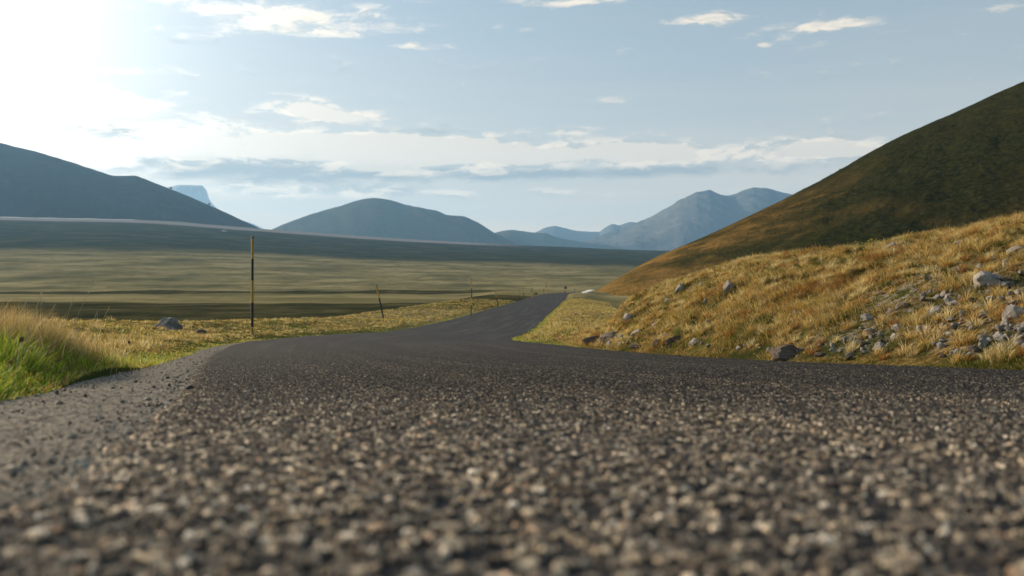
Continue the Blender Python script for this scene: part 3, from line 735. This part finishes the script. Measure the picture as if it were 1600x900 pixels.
def bank_grass():
    n = 150000
    t = rng.uniform(.06, .66, n); v = rng.uniform(-.02, 1.22, n)
    Yf = foot_Y(t) + .1; Yr_ = np.maximum(bank_Yr(t), Yf + .8); Y = Yf + (Yr_ - Yf) * v; X = t * Y
    k = (X > XR(Y) + .10 - .12 * rng.uniform(0, 1, n)**2) & (Y < 24); X, Y, t, v = X[k], Y[k], t[k], v[k]
    big = vnoise(X / .9 + Y / 2, Y / 1.1, 101); mid = vnoise(X / .24, Y / .26, 102); fine = vnoise(X / .085, Y / .09, 103)
    dens = np.clip(1.9 * mid * (.20 + 1.1 * fine) + .35 * (v > .93), 0, 1) * (1 - .95 * np.clip(scree_mask(X, Y), 0, 1)) * (.22 + .95 * ss(.25, .55, big)) * (1 - .72 * hollow(X, Y))
    k = rng.uniform(0, 1, len(X)) < dens
    X, Y, t, v, big, mid, fine = [q[k] for q in (X, Y, t, v, big, mid, fine)]; n = len(X)
    H = (.030 + .085 * mid * fine * 1.6 + .045 * ss(.5, .8, big)) * rng.uniform(.5, 1.25, n) * np.where(v < .06, .5, 1)
    gm = vnoise(X / .55 + 5, Y / .6, 104) * .55 + vnoise(X / 1.9, Y / 2.1 + 7, 105) * .45
    g = rng.uniform(0, 1, n) < np.clip((gm - .54) * 5, .02, .7) + .6 * (v < .03) + .10 * (v > .9)
    red = vnoise(X / .8 + 3, Y / .8, 106)
    gold = pick(GOLD, [4, 4, 3, 1, 2], n); pale = pick(STRAW, [3, 4, 1, 0], n); rst = pick([(.32, .16, .05), (.40, .22, .075)], [1, 1], n)
    col = np.where((rng.uniform(0, 1, n) < .16 + .45 * (v > .88) + .25 * (v < .07))[:, None], pale, gold)
    col = np.where((rng.uniform(0, 1, n) < ss(.55, .8, red))[:, None], rst, col)
    g = g | ((rng.uniform(0, 1, n) < .8) & (hollow(X, Y) > .4)); H = H * (1 - .45 * hollow(X, Y))
    col = np.where(g[:, None], pick([(.085, .105, .022), (.13, .14, .030), (.20, .18, .045), (.06, .07, .018)], [3, 3, 2, 2], n), col)
    # combed downhill, towards the road
    az = pi + .35 + rng.normal(0, .8, n)
    W = rng.uniform(.0035, .0075, n)
    # bunch-grass tussocks: blades springing outward from a common root
    T = 3400; tt = rng.uniform(.06, .66, T); tv = rng.uniform(.03, 1.12, T)
    yf = foot_Y(tt) + .1; yr = np.maximum(bank_Yr(tt), yf + .8); ty = yf + (yr - yf) * tv; tx = tt * ty
    k = (tx > XR(ty) + .2) & (ty < 23.5) & (rng.uniform(0, 1, T) < (1 - .8 * np.clip(scree_mask(tx, ty), 0, 1)) * (.35 + .9 * vnoise(tx / .7, ty / .8, 111)) * (1 - .85 * hollow(tx, ty)))
    tx, ty, tv = tx[k], ty[k], tv[k]; T = len(tx); B = 74
    th = rng.uniform(.055, .135, T); tr = th * rng.uniform(.22, .42, T)
    pal = np.array([(.66, .47, .18), (.76, .61, .33), (.52, .33, .10), (.40, .20, .06), (.24, .21, .055), (.12, .13, .03)])[rng.choice(6, T, p=[.30, .24, .2, .1, .1, .06])]
    ang = rng.uniform(0, 2 * pi, (T, B)); rad = tr[:, None] * rng.uniform(0, 1, (T, B)) ** .6
    bx = (tx[:, None] + np.cos(ang) * rad).ravel(); by = (ty[:, None] + np.sin(ang) * rad).ravel()
    bh = (th[:, None] * rng.uniform(.5, 1.2, (T, B)) * (1 - .35 * rad / tr[:, None])).ravel()
    bl = (.25 + 1.0 * rad / tr[:, None]).ravel() * rng.uniform(.6, 1.3, T * B)
    bc = np.clip(np.repeat(pal, B, 0) * rng.uniform(.6, 1.3, (T * B, 1)) * (1 + rng.uniform(-.06, .06, (T * B, 3))), 0, 1)
    X = np.r_[X, bx]; Y = np.r_[Y, by]; H = np.r_[H * .8, bh]; W = np.r_[W, rng.uniform(.003, .006, T * B)] * np.maximum(1, Y / 9)
    lean = np.r_[rng.uniform(.3, 1.3, n), bl]; az = np.r_[az, ang.ravel() + rng.normal(0, .3, T * B)]; col = np.r_[col, bc]
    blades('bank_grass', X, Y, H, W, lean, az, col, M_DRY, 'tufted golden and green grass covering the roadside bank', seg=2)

def gravel():
    # loose chips along the broken edges of the surfacing
    n = 5200; Y = np.exp(rng.uniform(math.log(.5), math.log(14), n)); side = rng.uniform(0, 1, n)
    X = np.where(side < .45, XA(Y) - np.abs(rng.normal(0, .06, n)), np.where(side < .7, XL(Y) + np.abs(rng.normal(0, .07, n)), np.where(side < .85, XR(Y) - np.abs(rng.normal(0, .06, n)), XL(Y) + (XA(Y) - XL(Y)) * rng.uniform(0, 1, n))))
    r = rng.choice([.0022, .003, .004, .0055, .008], n, p=[.32, .32, .24, .10, .02]) * rng.uniform(.8, 1.3, n)
    Z = zr(Y) - .008 + np.where(X < XA(Y), -.006, .0) + r * .2 
    bm = bmesh.new(); bmesh.ops.create_icosphere(bm, subdivisions=1, radius=1); bv = np.array([v.co[:] for v in bm.verts]); bf = np.array([[v.index for v in f.verts] for f in bm.faces]); bm.free()
    V = bv[None] * rng.uniform(.55, 1.25, (n, len(bv), 1)) * (r[:, None, None] * rng.uniform(.6, 1.2, (n, 1, 3))) + np.stack([X, Y, Z], 1)[:, None, :]
    Fq = (np.arange(n)[:, None, None] * len(bv) + bf[None]).reshape(-1, 3)
    c = np.array([(.03, .027, .025), (.10, .085, .07), (.24, .2, .155), (.40, .35, .28)])[rng.choice(4, n, p=[.24, .27, .30, .19])]
    tag(mesh_np('gravel', V.reshape(-1, 3), Fq, M_GRAV, False, cols=dict(tint=np.repeat(c, len(bv), 0))), 'loose dark and pale chips along the edges of the road', kind='stuff')

# ------------------------------------------------------------------ stones
def rock_mesh(name, seed, mat, sub=3, rough=1.0, planes=11, flat=1.0):
    r = random.Random(seed); bm = bmesh.new(); bmesh.ops.create_icosphere(bm, subdivisions=sub, radius=.5)
    ns = []
    for k in range(planes):
        d = Vector((r.gauss(0, 1), r.gauss(0, 1), r.gauss(0, 1) * .8)).normalized(); ns.append((d, r.uniform(.26, .42)))
    off = r.uniform(0, 50)
    from mathutils import noise as mn
    for v in bm.verts:
        c = v.co.copy()
        for d, h in ns:
            q = c.dot(d)
            if q > h: c -= d * (q - h) * .92
        nrm = c.normalized()
        c += nrm * (mn.fractal(c * 3.2 + Vector((off, 0, 0)), 1.0, 2.0, 4) * .055 * rough + mn.noise(c * 13 + Vector((0, off, 0))) * .012 * rough)
        v.co = c
    xs = [[v.co[i] for v in bm.verts] for i in range(3)]
    for v in bm.verts:
        for i in range(3): v.co[i] = (v.co[i] - min(xs[i])) / (max(xs[i]) - min(xs[i])) - .5
    me = bpy.data.meshes.new(name); bm.to_mesh(me); bm.free(); me.materials.append(mat)
    me.polygons.foreach_set('use_smooth', [True] * len(me.polygons))
    try: me.set_sharp_from_angle(angle=R(24))
    except Exception: pass
    return me

def put_rock(me, px0, py0, px1, py1, label, cat='rock', group=None, tilt=0.0, name='rock', sink=.34, depth=.9, Y=None):
    """a stone whose outline fills the given patch of the photograph, resting where that line of sight meets the ground"""
    pxm = (px0 + px1) / 2
    if Y is None: X, Y = hit(pxm, py1 - .12 * (py1 - py0))
    X = (pxm - 800) / F * Y
    w = (px1 - px0) / F * Y * 1.08; h = (py1 - py0) / F * Y * (1 + sink)
    o = bpy.data.objects.new(name, me); COL.objects.link(o)
    d = w * depth
    zb = -(py1 - HY) / F * Y; o.scale = (w, d, h); o.rotation_euler = (0, tilt, random.uniform(-.25, .25))
    o.location = (X, Y + d * .28, zb + h * (.5 - sink))
    return tag(o, label, cat, group)

def stones():
    R3 = [rock_mesh('rock', 100 + i, m, 4, 1.0) for i, m in enumerate([M_ROCK, M_ROCK, M_ROCKD, M_ROCKD, M_ROCKG])]
    big = rock_mesh('boulder', 12, M_ROCKD, 4, 1.3, 6); lb = rock_mesh('boulder', 52, M_ROCKG, 4, 1.6, 13)
    put_rock(big, 1211, 531, 1273, 558, 'largest brown boulder, domed, at the foot of the bank beside the road', 'boulder', name='boulder', depth=.8, sink=.55)
    put_rock(lb, 236, 492, 281, 518, 'rounded blue-grey boulder in the left verge grass', 'boulder', name='boulder', depth=.8)
    put_rock(rock_mesh('rock', 33, M_ROCKD, 3), 301, 513, 319, 524, 'small dark brown stone just right of the blue-grey boulder on the verge')
    L = [
     (0, 1531, 416, 1568, 447, -.62, 'long pale leaning slab high on the bank above the scree'),
     (1, 1572, 474, 1603, 500, -.3, 'big whitish angular block at the right end of the bank scree'),
     (2, 1539, 439, 1557, 455, 0, 'dark rounded stone tucked under the long pale leaning slab'),
     (1, 1526, 411, 1536, 421, 0, 'small pale stone just left of the top of the leaning slab'),
     (1, 1531, 452, 1538, 462, -.7, 'small bright chip directly below the leaning slab'),
     (4, 1494, 372, 1518, 383, 0, 'grey stone in the golden grass near the skyline of the bank'),
     (4, 1384, 378, 1403, 389, -.2, 'grey stone in the green hollow below the yellow flowers'),
     (2, 1448, 359, 1464, 366, 0, 'dark brown lump on the skyline of the bank'),
     (2, 1466, 361, 1478, 366, 0, 'smaller dark lump beside the brown skyline lump of the bank'),
     (4, 1577, 383, 1603, 395, -.3, 'dark grey outcrop at the upper right end of the bank'),
     (0, 1569, 404, 1579, 415, 0, 'pale stone above and right of the leaning slab'),
     (0, 1498, 415, 1508, 424, 0, 'pale stone in grass left of the leaning slab'),
     (0, 1347, 488, 1368, 499, -.2, 'flat grey slab at the left start of the scree, above a second flat one'),
     (0, 1352, 511, 1371, 522, -.25, 'flat pale slab directly below the upper flat grey slab'),
     (4, 1401, 471, 1420, 483, -.3, 'grey wedge-shaped stone at the upper left edge of the scree'),
     (1, 1387, 481, 1399, 489, -.5, 'small pale sliver leaning left of the grey wedge stone'),
     (0, 1400, 503, 1416, 517, -.5, 'pale upright stone in the left part of the scree'),
     (1, 1392, 520, 1410, 534, -.5, 'pale pointed stone below the upright scree stone'),
     (0, 1369, 533, 1390, 545, -.1, 'low speckled stone in the grass near the road, left part of scree'),
     (4, 1450, 451, 1460, 462, -.4, 'grey stone standing beside the dark overhang above the scree'),
     (1, 1453, 479, 1472, 491, -.55, 'bright white slab leaning in the upper middle of the scree'),
     (0, 1479, 461, 1492, 475, -.5, 'pale stone above and right of the bright white slab'),
     (2, 1487, 477, 1502, 490, 0, 'round brown stone just right of the bright white slab'),
     (0, 1534, 482, 1550, 495, -.3, 'tan stone in the middle right of the scree'),
     (2, 1486, 506, 1502, 520, -.3, 'dark shaded stone in the middle of the scree'),
     (0, 1496, 540, 1513, 561, -.6, 'tall pale leaning stone at the foot of the bank near the right edge'),
     (2, 1515, 539, 1536, 553, 0, 'round dark stone touching the tall leaning stone at the bank foot'),
     (0, 1568, 500, 1584, 510, 0, 'pale stone directly below the big whitish block'),
     (4, 1590, 503, 1604, 514, 0, 'pale grey stone at the right picture edge under the whitish block'),
     (1, 1540, 527, 1554, 534, -.2, 'small cream stone above the road edge at the right'),
     (2, 1470, 552, 1482, 559, 0, 'small dark stone in the dry grass by the road'),
     (1, 1420, 551, 1430, 558, 0, 'small grey pebble-like stone in the straw at the road edge'),
     (1, 1485, 543, 1494, 550, 0, 'small white stone left of the tall leaning stone'),
     (1, 1577, 546, 1590, 554, -.2, 'yellowish stone low on the bank at the far right'),
     (1, 1240, 483, 1250, 494, -.6, 'small white stone on the mid bank above the big boulder'),
     (1, 1254, 481, 1260, 487, 0, 'tiny white stone beside the small white stone above the big boulder'),
     (2, 1274, 550, 1295, 557, 0, 'low dark stone touching the right side of the largest boulder'),
     (3, 911, 524, 939, 539, -.1, 'dark broken rock leftmost of the row at the bank foot'),
     (2, 938, 517, 978, 534, -.3, 'long tilted brown slab second in the row at the bank foot'),
     (1, 964, 522, 977, 530, -.1, 'small white stone leaning against the long tilted slab'),
     (2, 930, 511, 941, 519, 0, 'small dark stone alone in the grass above the leftmost rock'),
     (4, 986, 514, 1003, 525, -.2, 'grey rounded stone above the row at the bank foot'),
     (1, 973, 489, 989, 500, -.55, 'pale leaning slab in golden grass at the left end of the bank'),
     (2, 984, 536, 1011, 545, 0, 'low dark crumbling rock closest to the road in the left row'),
     (3, 1012, 519, 1025, 527, 0, 'small brown stone between the grey stone and the dark pair'),
     (2, 1021, 529, 1041, 543, 0, 'round brown rock of the dark pair at the bank foot'),
     (3, 1041, 524, 1069, 539, -.2, 'flat dark rock, right one of the dark pair at the bank foot'),
     (1, 1077, 528, 1097, 540, -.4, 'pale topped stone right of the dark pair'),
     (1, 1036, 519, 1044, 528, 0, 'small pale stone standing behind the dark pair'),
     (4, 1131, 437, 1148, 456, -.5, 'grey-violet upright stone set in golden grass high on the left bank'),
     (4, 1055, 443, 1070, 456, -.5, 'grey stone near the skyline at the left end of the bank'),
     (1, 1091, 440, 1099, 448, 0, 'small pale stone in the green dip near the left skyline'),
     (4, 1100, 464, 1107, 474, -.5, 'small grey stone half sunk in the mid left bank'),
     (1, 1039, 464, 1049, 474, -.7, 'thin pale slab leaning on the left bank'),
     (1, 1018, 503, 1033, 511, -.3, 'thin grey slab lying in grass above the dark pair'),
     (1, 1103, 498, 1108, 506, -.3, 'tiny white upright stone in the middle of the left bank'),
     (0, 948, 532, 960, 540, 0, 'small brown stone in front of the long tilted slab'),
     (0, 966, 533, 977, 539, 0, 'small tan stone in front of the white stone by the slab'),
     (3, 1010, 472, 1019, 480, 0, 'small purplish stone in the grass at the left bank end'),
    ]
    for (k, a, b, c, d, tl, lab) in L: put_rock(R3[k], a, b, c, d, lab, tilt=tl, sink=.3)
    # scree: many small angular stones lying on the bare patch of the bank, each its own object
    small = [rock_mesh('scree_stone', 300 + i, m, 2, 1.2, 9) for i, m in enumerate([M_ROCK, M_ROCK, M_ROCK, M_ROCKD, M_ROCKG, M_ROCK])]
    n = 0; tries = 0
    clusters = [(1470, 470, 22, 12), (1560, 500, 30, 20), (1520, 500, 35, 14), (1585, 530, 22, 18), (1400, 520, 45, 16), (1460, 530, 60, 16), (1540, 545, 45, 9), (1350, 530, 30, 12), (1505, 470, 40, 10), (1565, 450, 25, 14)]
    while n < 236 and tries < 4000:
        tries += 1
        cx, cyy, sx, sy = random.choice(clusters); px = random.gauss(cx, sx); py = random.gauss(cyy, sy)
        if not (1300 < px < 1640 and 425 < py < 566): continue
        X, Y = hit(px, py)
        if X < XR(Y) + .25: continue
        s_ = random.choice([.02, .026, .032, .04, .048, .062]) * random.uniform(.8, 1.2)
        o = bpy.data.objects.new('scree_stone', random.choice(small)); COL.objects.link(o)
        o.scale = (s_, s_ * random.uniform(.6, 1), s_ * random.uniform(.45, .8)); o.rotation_euler = (random.uniform(-.4, .4), random.uniform(-.9, .1), random.uniform(0, 6.3))
        o.location = (X, Y, tz(X, Y) + s_ * .24)
        tag(o, 'small angular limestone fragment lying loose in the scree on the bank', 'stone', 'loose stones in the scree'); n += 1
    # sparse small stones along the foot of the left part of the bank
    for k in range(46):
        px = random.uniform(915, 1330); py = random.gauss(533, 6) + (px - 915) * .045
        X, Y = hit(px, py)
        if X < XR(Y) + .15: continue
        s_ = random.uniform(.025, .07); o = bpy.data.objects.new('small_stone', random.choice(small)); COL.objects.link(o)
        o.scale = (s_, s_ * .8, s_ * .6); o.rotation_euler = (random.uniform(-.3, .3), random.uniform(-.6, .2), random.uniform(0, 6.3)); o.location = (X, Y, tz(X, Y) + s_ * .15)
        tag(o, 'small stone in the dry grass along the foot of the bank', 'stone', 'small stones along the bank foot')
    # crumbs of tar and stone lying on the pale strip and on the road
    cr = rock_mesh('road_crumb', 401, M_TAR, 2, 1.4, 8)
    C = [(212, 597, 9, 'dark crumb in the middle of the pale strip'), (234, 597, 6, 'small dark crumb right of the middle crumb on the pale strip'), (262, 591, 10, 'flat dark crumb nearest the new surfacing'),
         (176, 607, 9, 'black crumb on the pale strip near the green clump'), (206, 608, 5, 'tiny crumb between two larger ones on the pale strip'), (312, 558, 4, 'dark crumb far along the pale strip'),
         (252, 582, 5, 'small crumb beside the verge on the pale strip'), (296, 607, 17, 'largest black lump of tar on the broken edge'), (232, 634, 12, 'black tar lump on the broken edge, lower left'),
         (1235, 594, 6, 'lone black pebble out on the right of the road')]
    for px, py, wpx, lab in C:
        d = float(np.interp(-(py - HY) / F, -_ra, _ya)); X = (px - 800) / F * d; w = wpx * .75 / F * d
        o = bpy.data.objects.new('road_crumb', cr); COL.objects.link(o); o.scale = (w, w * .9, w * .55); o.rotation_euler = (0, 0, random.uniform(0, 6)); o.location = (X, d, float(zr(d)) + w * .14)
        tag(o, lab, 'crumb', 'loose crumbs on the road')
    o = bpy.data.objects.new('road_crumb', rock_mesh('road_crumb', 402, mat_plain('red_stone', (.36, .09, .04), .7), 2)); COL.objects.link(o)
    d = float(np.interp(-(663 - HY) / F, -_ra, _ya)); w = 14 / F * d; o.scale = (w, w, w * .5); o.location = ((675 - 800) / F * d, d, float(zr(d)) + w * .05)
    tag(o, 'small red stone chip pressed into the near road surface', 'crumb')
    # snow patch / pale slab at the foot of the hillside
    bm = bmesh.new(); bmesh.ops.create_grid(bm, x_segments=40, y_segments=16, size=.5)
    for v in bm.verts:
        e = 1 - (abs(v.co.x) * 2) ** 3; v.co.z = .5 * e * max(0, 1 - (2 * v.co.y)**2)**.5 * (1 + .3 * fbm(v.co.x * 5, v.co.y * 4, 3, 4)); v.co.y += .12 * float(fbm(v.co.x * 4, 0, 3, 9))
    me = bpy.data.meshes.new('snow_patch'); bm.to_mesh(me); bm.free(); me.materials.append(mat_plain('old_snow', (.62, .58, .53), .8, wear=(.45, .40, .35), sc=9))
    me.polygons.foreach_set('use_smooth', [True] * len(me.polygons))
    o = bpy.data.objects.new('snow_patch', me); COL.objects.link(o)
    o.location = (13.9, 168, -2.02); o.scale = (3.0, 2.2, .5); o.rotation_euler = (0, -.33, .2)
    tag(o, 'pale wedge of old snow where the hillside meets the road', 'snow patch')

# ------------------------------------------------------------------ snow poles, sign
def tube(bm, p0, p1, r0, r1, n=14, cap=True):
    p0 = Vector(p0); p1 = Vector(p1); d = (p1 - p0).normalized(); a = d.orthogonal().normalized(); b = d.cross(a)
    A = [bm.verts.new(p0 + (a * math.cos(2*pi*i/n) + b * math.sin(2*pi*i/n)) * r0) for i in range(n)]
    B = [bm.verts.new(p1 + (a * math.cos(2*pi*i/n) + b * math.sin(2*pi*i/n)) * r1) for i in range(n)]
    for i in range(n): bm.faces.new((A[i], A[(i+1) % n], B[(i+1) % n], B[i]))
    if cap: bm.faces.new(B); bm.faces.new(A[::-1])

def bm_obj(name, bm, mat, parent=None):
    bmesh.ops.recalc_face_normals(bm, faces=bm.faces)
    me = bpy.data.meshes.new(name); bm.to_mesh(me); bm.free(); me.materials.append(mat)
    for p in me.polygons: p.use_smooth = len(p.vertices) == 4 and abs(p.normal.z) < .9
    o = bpy.data.objects.new(name, me); COL.objects.link(o); o.parent = parent; return o

def snow_pole(px, pyb, pxt, pyt, Y, r, bands, label, bend=0.0, off_z=0.0):
    """bands: fractions of the height (from the base) where the colour changes, first colour yellow if positive"""
    X = (px - 800) / F * Y; zb = tz(X, Y); zbp = -(pyb - HY) / F * Y; zb = min(zb, zbp)
    Xt = (pxt - 800) / F * Y; zt = -(pyt - HY) / F * Y
    root = bpy.data.objects.new('snow_pole', None); COL.objects.link(root); root.location = (X, Y, zb); root.empty_display_size = .1
    tag(root, label, 'snow pole', 'snow poles along the road')
    T = Vector((Xt - X, 0, zt - zb)); 
    def at(f): return T * f + Vector((bend * math.sin(f * pi) * .12, 0, 0)) + Vector((0, 0, -.15 if f == 0 else 0))
    yel, cuts = bands
    fs = [0.0] + cuts + [1.0]
    for i, (a, b) in enumerate(zip(fs[:-1], fs[1:])):
        isy = (i % 2 == 0) == yel
        bm = bmesh.new(); K = 3
        for k in range(K):
            f0 = a + (b - a) * k / K; f1 = a + (b - a) * (k + 1) / K
            tube(bm, at(f0), at(f1), r * (1.003 if isy else 1), r * (1.003 if isy else 1), cap=False)
        bm_obj('yellow_band' if isy else 'black_band', bm, M_YEL if isy else M_BLK, root)
    bm = bmesh.new(); tp = at(1.0); d = T.normalized()
    tube(bm, tp - d * .035, tp + d * .012, r * 1.14, r * 1.14); tube(bm, tp + d * .012, tp + d * .02, r * 1.14, r * .6)
    bm_obj('cap', bm, M_CAP, root)
    bm = bmesh.new()                                  # low steel socket in the turf
    tube(bm, T.normalized() * -.1, T.normalized() * .05, r * 1.5, r * 1.4); bm_obj('socket', bm, M_CAP, root)
    return root

def poles():
    b5 = [.086, .33, .555, .775]
    snow_pole(394, 518, 394.5, 370, 25.0, .036, (True, b5), 'tallest snow pole, upright, banded yellow and black, on the left verge')
    snow_pole(603, 515, 588, 445, 50.0, .045, (False, [.70]), 'leaning snow pole with yellow top, second along the left verge')
    snow_pole(735.7, 493, 736.5, 436, 61.0, .036, (False, [.30, .5, .75]), 'third snow pole, tall and upright, where the road turns straight', bend=.2)
    snow_pole(778.5, 477.5, 774, 454.5, 84.0, .040, (False, [.6]), 'short snow pole leaning left, fourth along the verge')
    snow_pole(808.6, 468, 809.4, 452.3, 104.0, .038, (False, [.6]), 'short upright snow pole, fifth along the verge')
    snow_pole(818.8, 463.5, 817, 450.6, 122.0, .036, (False, [.6]), 'slightly leaning short snow pole between two uprights near the crest')
    snow_pole(832, 461, 830, 443, 128.0, .038, (True, [.35, .7]), 'tall leaning snow pole nearest the small bush at the crest')
    snow_pole(834.6, 460.5, 833.4, 450.6, 136.0, .036, (False, [.5]), 'stubby snow pole right behind the tall leaning one')
    snow_pole(849.3, 457, 850.3, 442, 170.0, .042, (False, [.5]), 'left of two distant poles standing close together at the crest')
    snow_pole(853.5, 457.5, 853.6, 442, 176.0, .042, (True, [.5]), 'right of two distant poles standing close together at the crest')
    snow_pole(898, 456.5, 898.2, 443, 198.0, .042, (False, [.5]), 'lone distant pole beyond the triangular sign')
    snow_pole(882, 459.5, 881.8, 446, 192.0, .036, (False, [.5]), 'distant pole almost touching the triangular sign')

def sign():
    Y = 152.0; X = (883.6 - 800) / F * Y; zb = tz(X, Y); zt = -(446 - HY) / F * Y
    root = bpy.data.objects.new('road_sign', None); COL.objects.link(root); root.location = (X, Y, zb)
    tag(root, 'small dark red triangular warning sign on a thin post at the crest', 'road sign')
    h = zt - zb
    bm = bmesh.new(); tube(bm, (0, .06, -.2), (0, .06, h - .05), .03, .03); bm_obj('post', bm, M_CAP, root)
    def tri(w, y0, y1, mat, name, cz, par, inner=None):
        bm = bmesh.new(); 
        P = [(-w/2, -w*.289), (w/2, -w*.289), (0, w*.577)]; Q = []
        for i in range(3):       # rounded corners
            a = Vector(P[i]); b = Vector(P[(i+1) % 3]); c = Vector(P[i-1])
            for k in range(5):
                f = k / 4; p = a + (c - a).normalized() * .07 * (1 - f) ** 2 * w + (b - a).normalized() * .07 * f ** 2 * w; Q.append((p.x, p.y))
        fr = [bm.verts.new((x, y0, z + cz)) for x, z in Q]; bk = [bm.verts.new((x, y1, z + cz)) for x, z in Q]
        bm.faces.new(fr); bm.faces.new(bk[::-1])
        for i in range(len(Q)): bm.faces.new((fr[i], fr[i-1], bk[i-1], bk[i]))
        return bm_obj(name, bm, mat, par)
    w = .64
    pl = tri(w, 0, .02, M_RED, 'sign_plate', h - w*.577, root)
    tri(w * .58, -.004, -.0005, M_SIGNIN, 'sign_face', h - w*.577, pl)

def flowers():
    for k in range(22):
        px = random.choice([random.uniform(1322, 1372), random.uniform(1290, 1420)]); py = random.uniform(383, 389) + (1350 - px) * .02
        X, Y = hit(px, py)
        root = bpy.data.objects.new('wildflower', None); COL.objects.link(root); root.location = (X, Y, tz(X, Y)); root.rotation_euler = (random.uniform(-.2, .2), random.uniform(-.2, .2), random.uniform(0, 6))
        tag(root, 'yellow wildflower on the skyline of the bank', 'flower', 'yellow wildflowers on top of the bank')
        h = random.uniform(.06, .10)
        bm = bmesh.new(); tube(bm, (0, 0, -.01), (0, 0, h), .0018, .0014, 6); bm_obj('stem', bm, M_STEM, root)
        bm = bmesh.new()
        for j in range(6):
            a = j * pi / 3; c, s_ = math.cos(a), math.sin(a); L = .017; W = .008
            vs = [Vector((0, 0, h)), Vector((c * L * .6 - s_ * W, s_ * L * .6 + c * W, h + .006)), Vector((c * L, s_ * L, h + .012)), Vector((c * L * .6 + s_ * W, s_ * L * .6 - c * W, h + .006))]
            bm.faces.new([bm.verts.new(v) for v in vs])
        bm_obj('petals', bm, M_PETAL, root)

def seedheads():
    for px, py, dpx, lab in [(60, 527, 9, 'brown dried flower head highest in the near green clump'), (20, 538, 9, 'brown dried flower head at the left picture edge'),
                        (23, 553, 10, 'brown dried flower head just below the one at the left edge'), (45, 563, 9, 'brown dried flower head lowest in the near green clump'), (125, 551, 7, 'brown dried flower head in the right of the near green clump'),
                        (213, 533, 6, 'dark dried flower head at the right tip of the green clump')]:
        Y = 2.9 if px < 100 else 3.9 if px < 200 else 5.2; X = (px - 800) / F * Y; z = -(py - HY) / F * Y; zb = tz(X, Y)
        root = bpy.data.objects.new('dried_flower', None); COL.objects.link(root); root.location = (X, Y - .1, zb); tag(root, lab, 'dried flower', 'brown dried flower heads in the near clump')
        h = max(z - zb, .05); bm = bmesh.new(); tube(bm, (-.03, 0, -.01), (0, 0, h), .0016, .0013, 6); bm_obj('stem', bm, M_STALK, root)
        bm = bmesh.new(); bmesh.ops.create_icosphere(bm, subdivisions=3, radius=dpx / F * Y * .29)
        for v in bm.verts: v.co += v.co.normalized() * random.uniform(-.002, .003); v.co.z = v.co.z * 1.25 + h
        bm_obj('flower_head', bm, M_HEAD, root)

def small_bush(px, py, hpx, Y, label, z=None, mat=None):
    X = (px - 800) / F * Y; zb = tz(X, Y) if z is None else z; h = hpx / F * Y
    root = bpy.data.objects.new('bush' if h < 3 else 'tree', None); COL.objects.link(root); root.location = (X, Y, zb); tag(root, label, 'bush' if h < 3 else 'tree')
    bm = bmesh.new(); tube(bm, (0, 0, -.1 * h), (0, 0, h * .5), h * .05, h * .02, 7); bm_obj('trunk', bm, M_TAR, root)
    n = 420; d = rng.normal(0, 1, (n, 3)); d /= np.linalg.norm(d, axis=1)[:, None]; rr = rng.uniform(.3, 1, n) ** .5
    lump = 1 + .35 * np.sin(d[:, 0] * 5 + 1) * np.cos(d[:, 2] * 4)
    c = d * (rr * lump)[:, None] * np.array([.42, .42, .42]) * h + np.array([0, 0, h * .58])
    a = rng.normal(0, 1, (n, 3)) * h * .055; b = rng.normal(0, 1, (n, 3)) * h * .055
    V = np.stack([c - a, c + b, c + a], 1).reshape(-1, 3); mesh_np('crown', V, np.arange(3 * n).reshape(-1, 3), mat or M_LEAF, False, root)

M_STALK = mat_plain('dry_stalk', (.72, .56, .32), .6)
M_STEM = mat_plain('green_stem', (.08, .13, .03), .6)
M_PETAL = mat_plain('yellow_petals', (.75, .62, .06), .5)
M_HEAD = mat_plain('dried_head', (.17, .085, .04), .9, wear=(.035, .02, .01), sc=300)
M_YEL = mat_plain('yellow_pole_paint', (.46, .25, .02), .5, wear=(.24, .12, .02), sc=14)
M_BLK = mat_plain('black_pole_paint', (.018, .016, .018), .5, wear=(.06, .045, .035), sc=14)
M_CAP = mat_plain('weathered_steel', (.16, .12, .10), .6, wear=(.10, .045, .02), sc=20)
M_RED = mat_plain('faded_red_sign', (.18, .025, .018), .6, wear=(.07, .02, .015), sc=8)
M_SIGNIN = mat_plain('grimy_sign_face', (.16, .10, .08), .6)
M_TAR = mat_plain('black_tar', (.022, .020, .019), .7, wear=(.06, .05, .045), sc=60)
m_, n_ = newmat('loose_chips'); finish(n_, attr(n_, 'tint', 0), .85, spec=.25); M_GRAV = m_
M_LEAF = mat_plain('bush_leaves', (.030, .040, .015), .8)

left_clump(); seed_stems(); seedheads()
verge_band('verge_grass', 'short green and golden grass of the left verge', -1, 5.0, 110, 95000, 8.0, .062, [1, 1, 3, 1, 4], [1, 1, 1, 3, 3, 4, 4, 4, 2], gw=.8, pw=1.3)
verge_band('verge_grass', 'dry grass mound right of the road beyond the bend', 1, 12.5, 110, 80000, 5.5, .10, [2, 2, 2, 2, 4], [1, 1, 2, 3, 3, 4, 4, 4, 3], gw=.8, pw=1.1)
bank_grass(); gravel()
stones(); poles(); sign(); flowers()
small_bush(837.5, 459, 4.5, 150, 'tiny dark bush beside the leaning pole at the crest')
hx = 327; small_bush(267, 294, 4.5, 3300, 'tiny lone tree on the slope line of the dark left hill', z=(HY - 296.5) / F * 3300)
small_bush(327, 318, 4.5, 3300, 'tiny lone tree lower down the slope line of the dark left hill', z=(HY - 321.5) / F * 3300)
small_bush(1313, 253, 4.0, 322, 'tiny bush on the skyline of the big right hillside', z=(HY - 267.5) / F * 322)
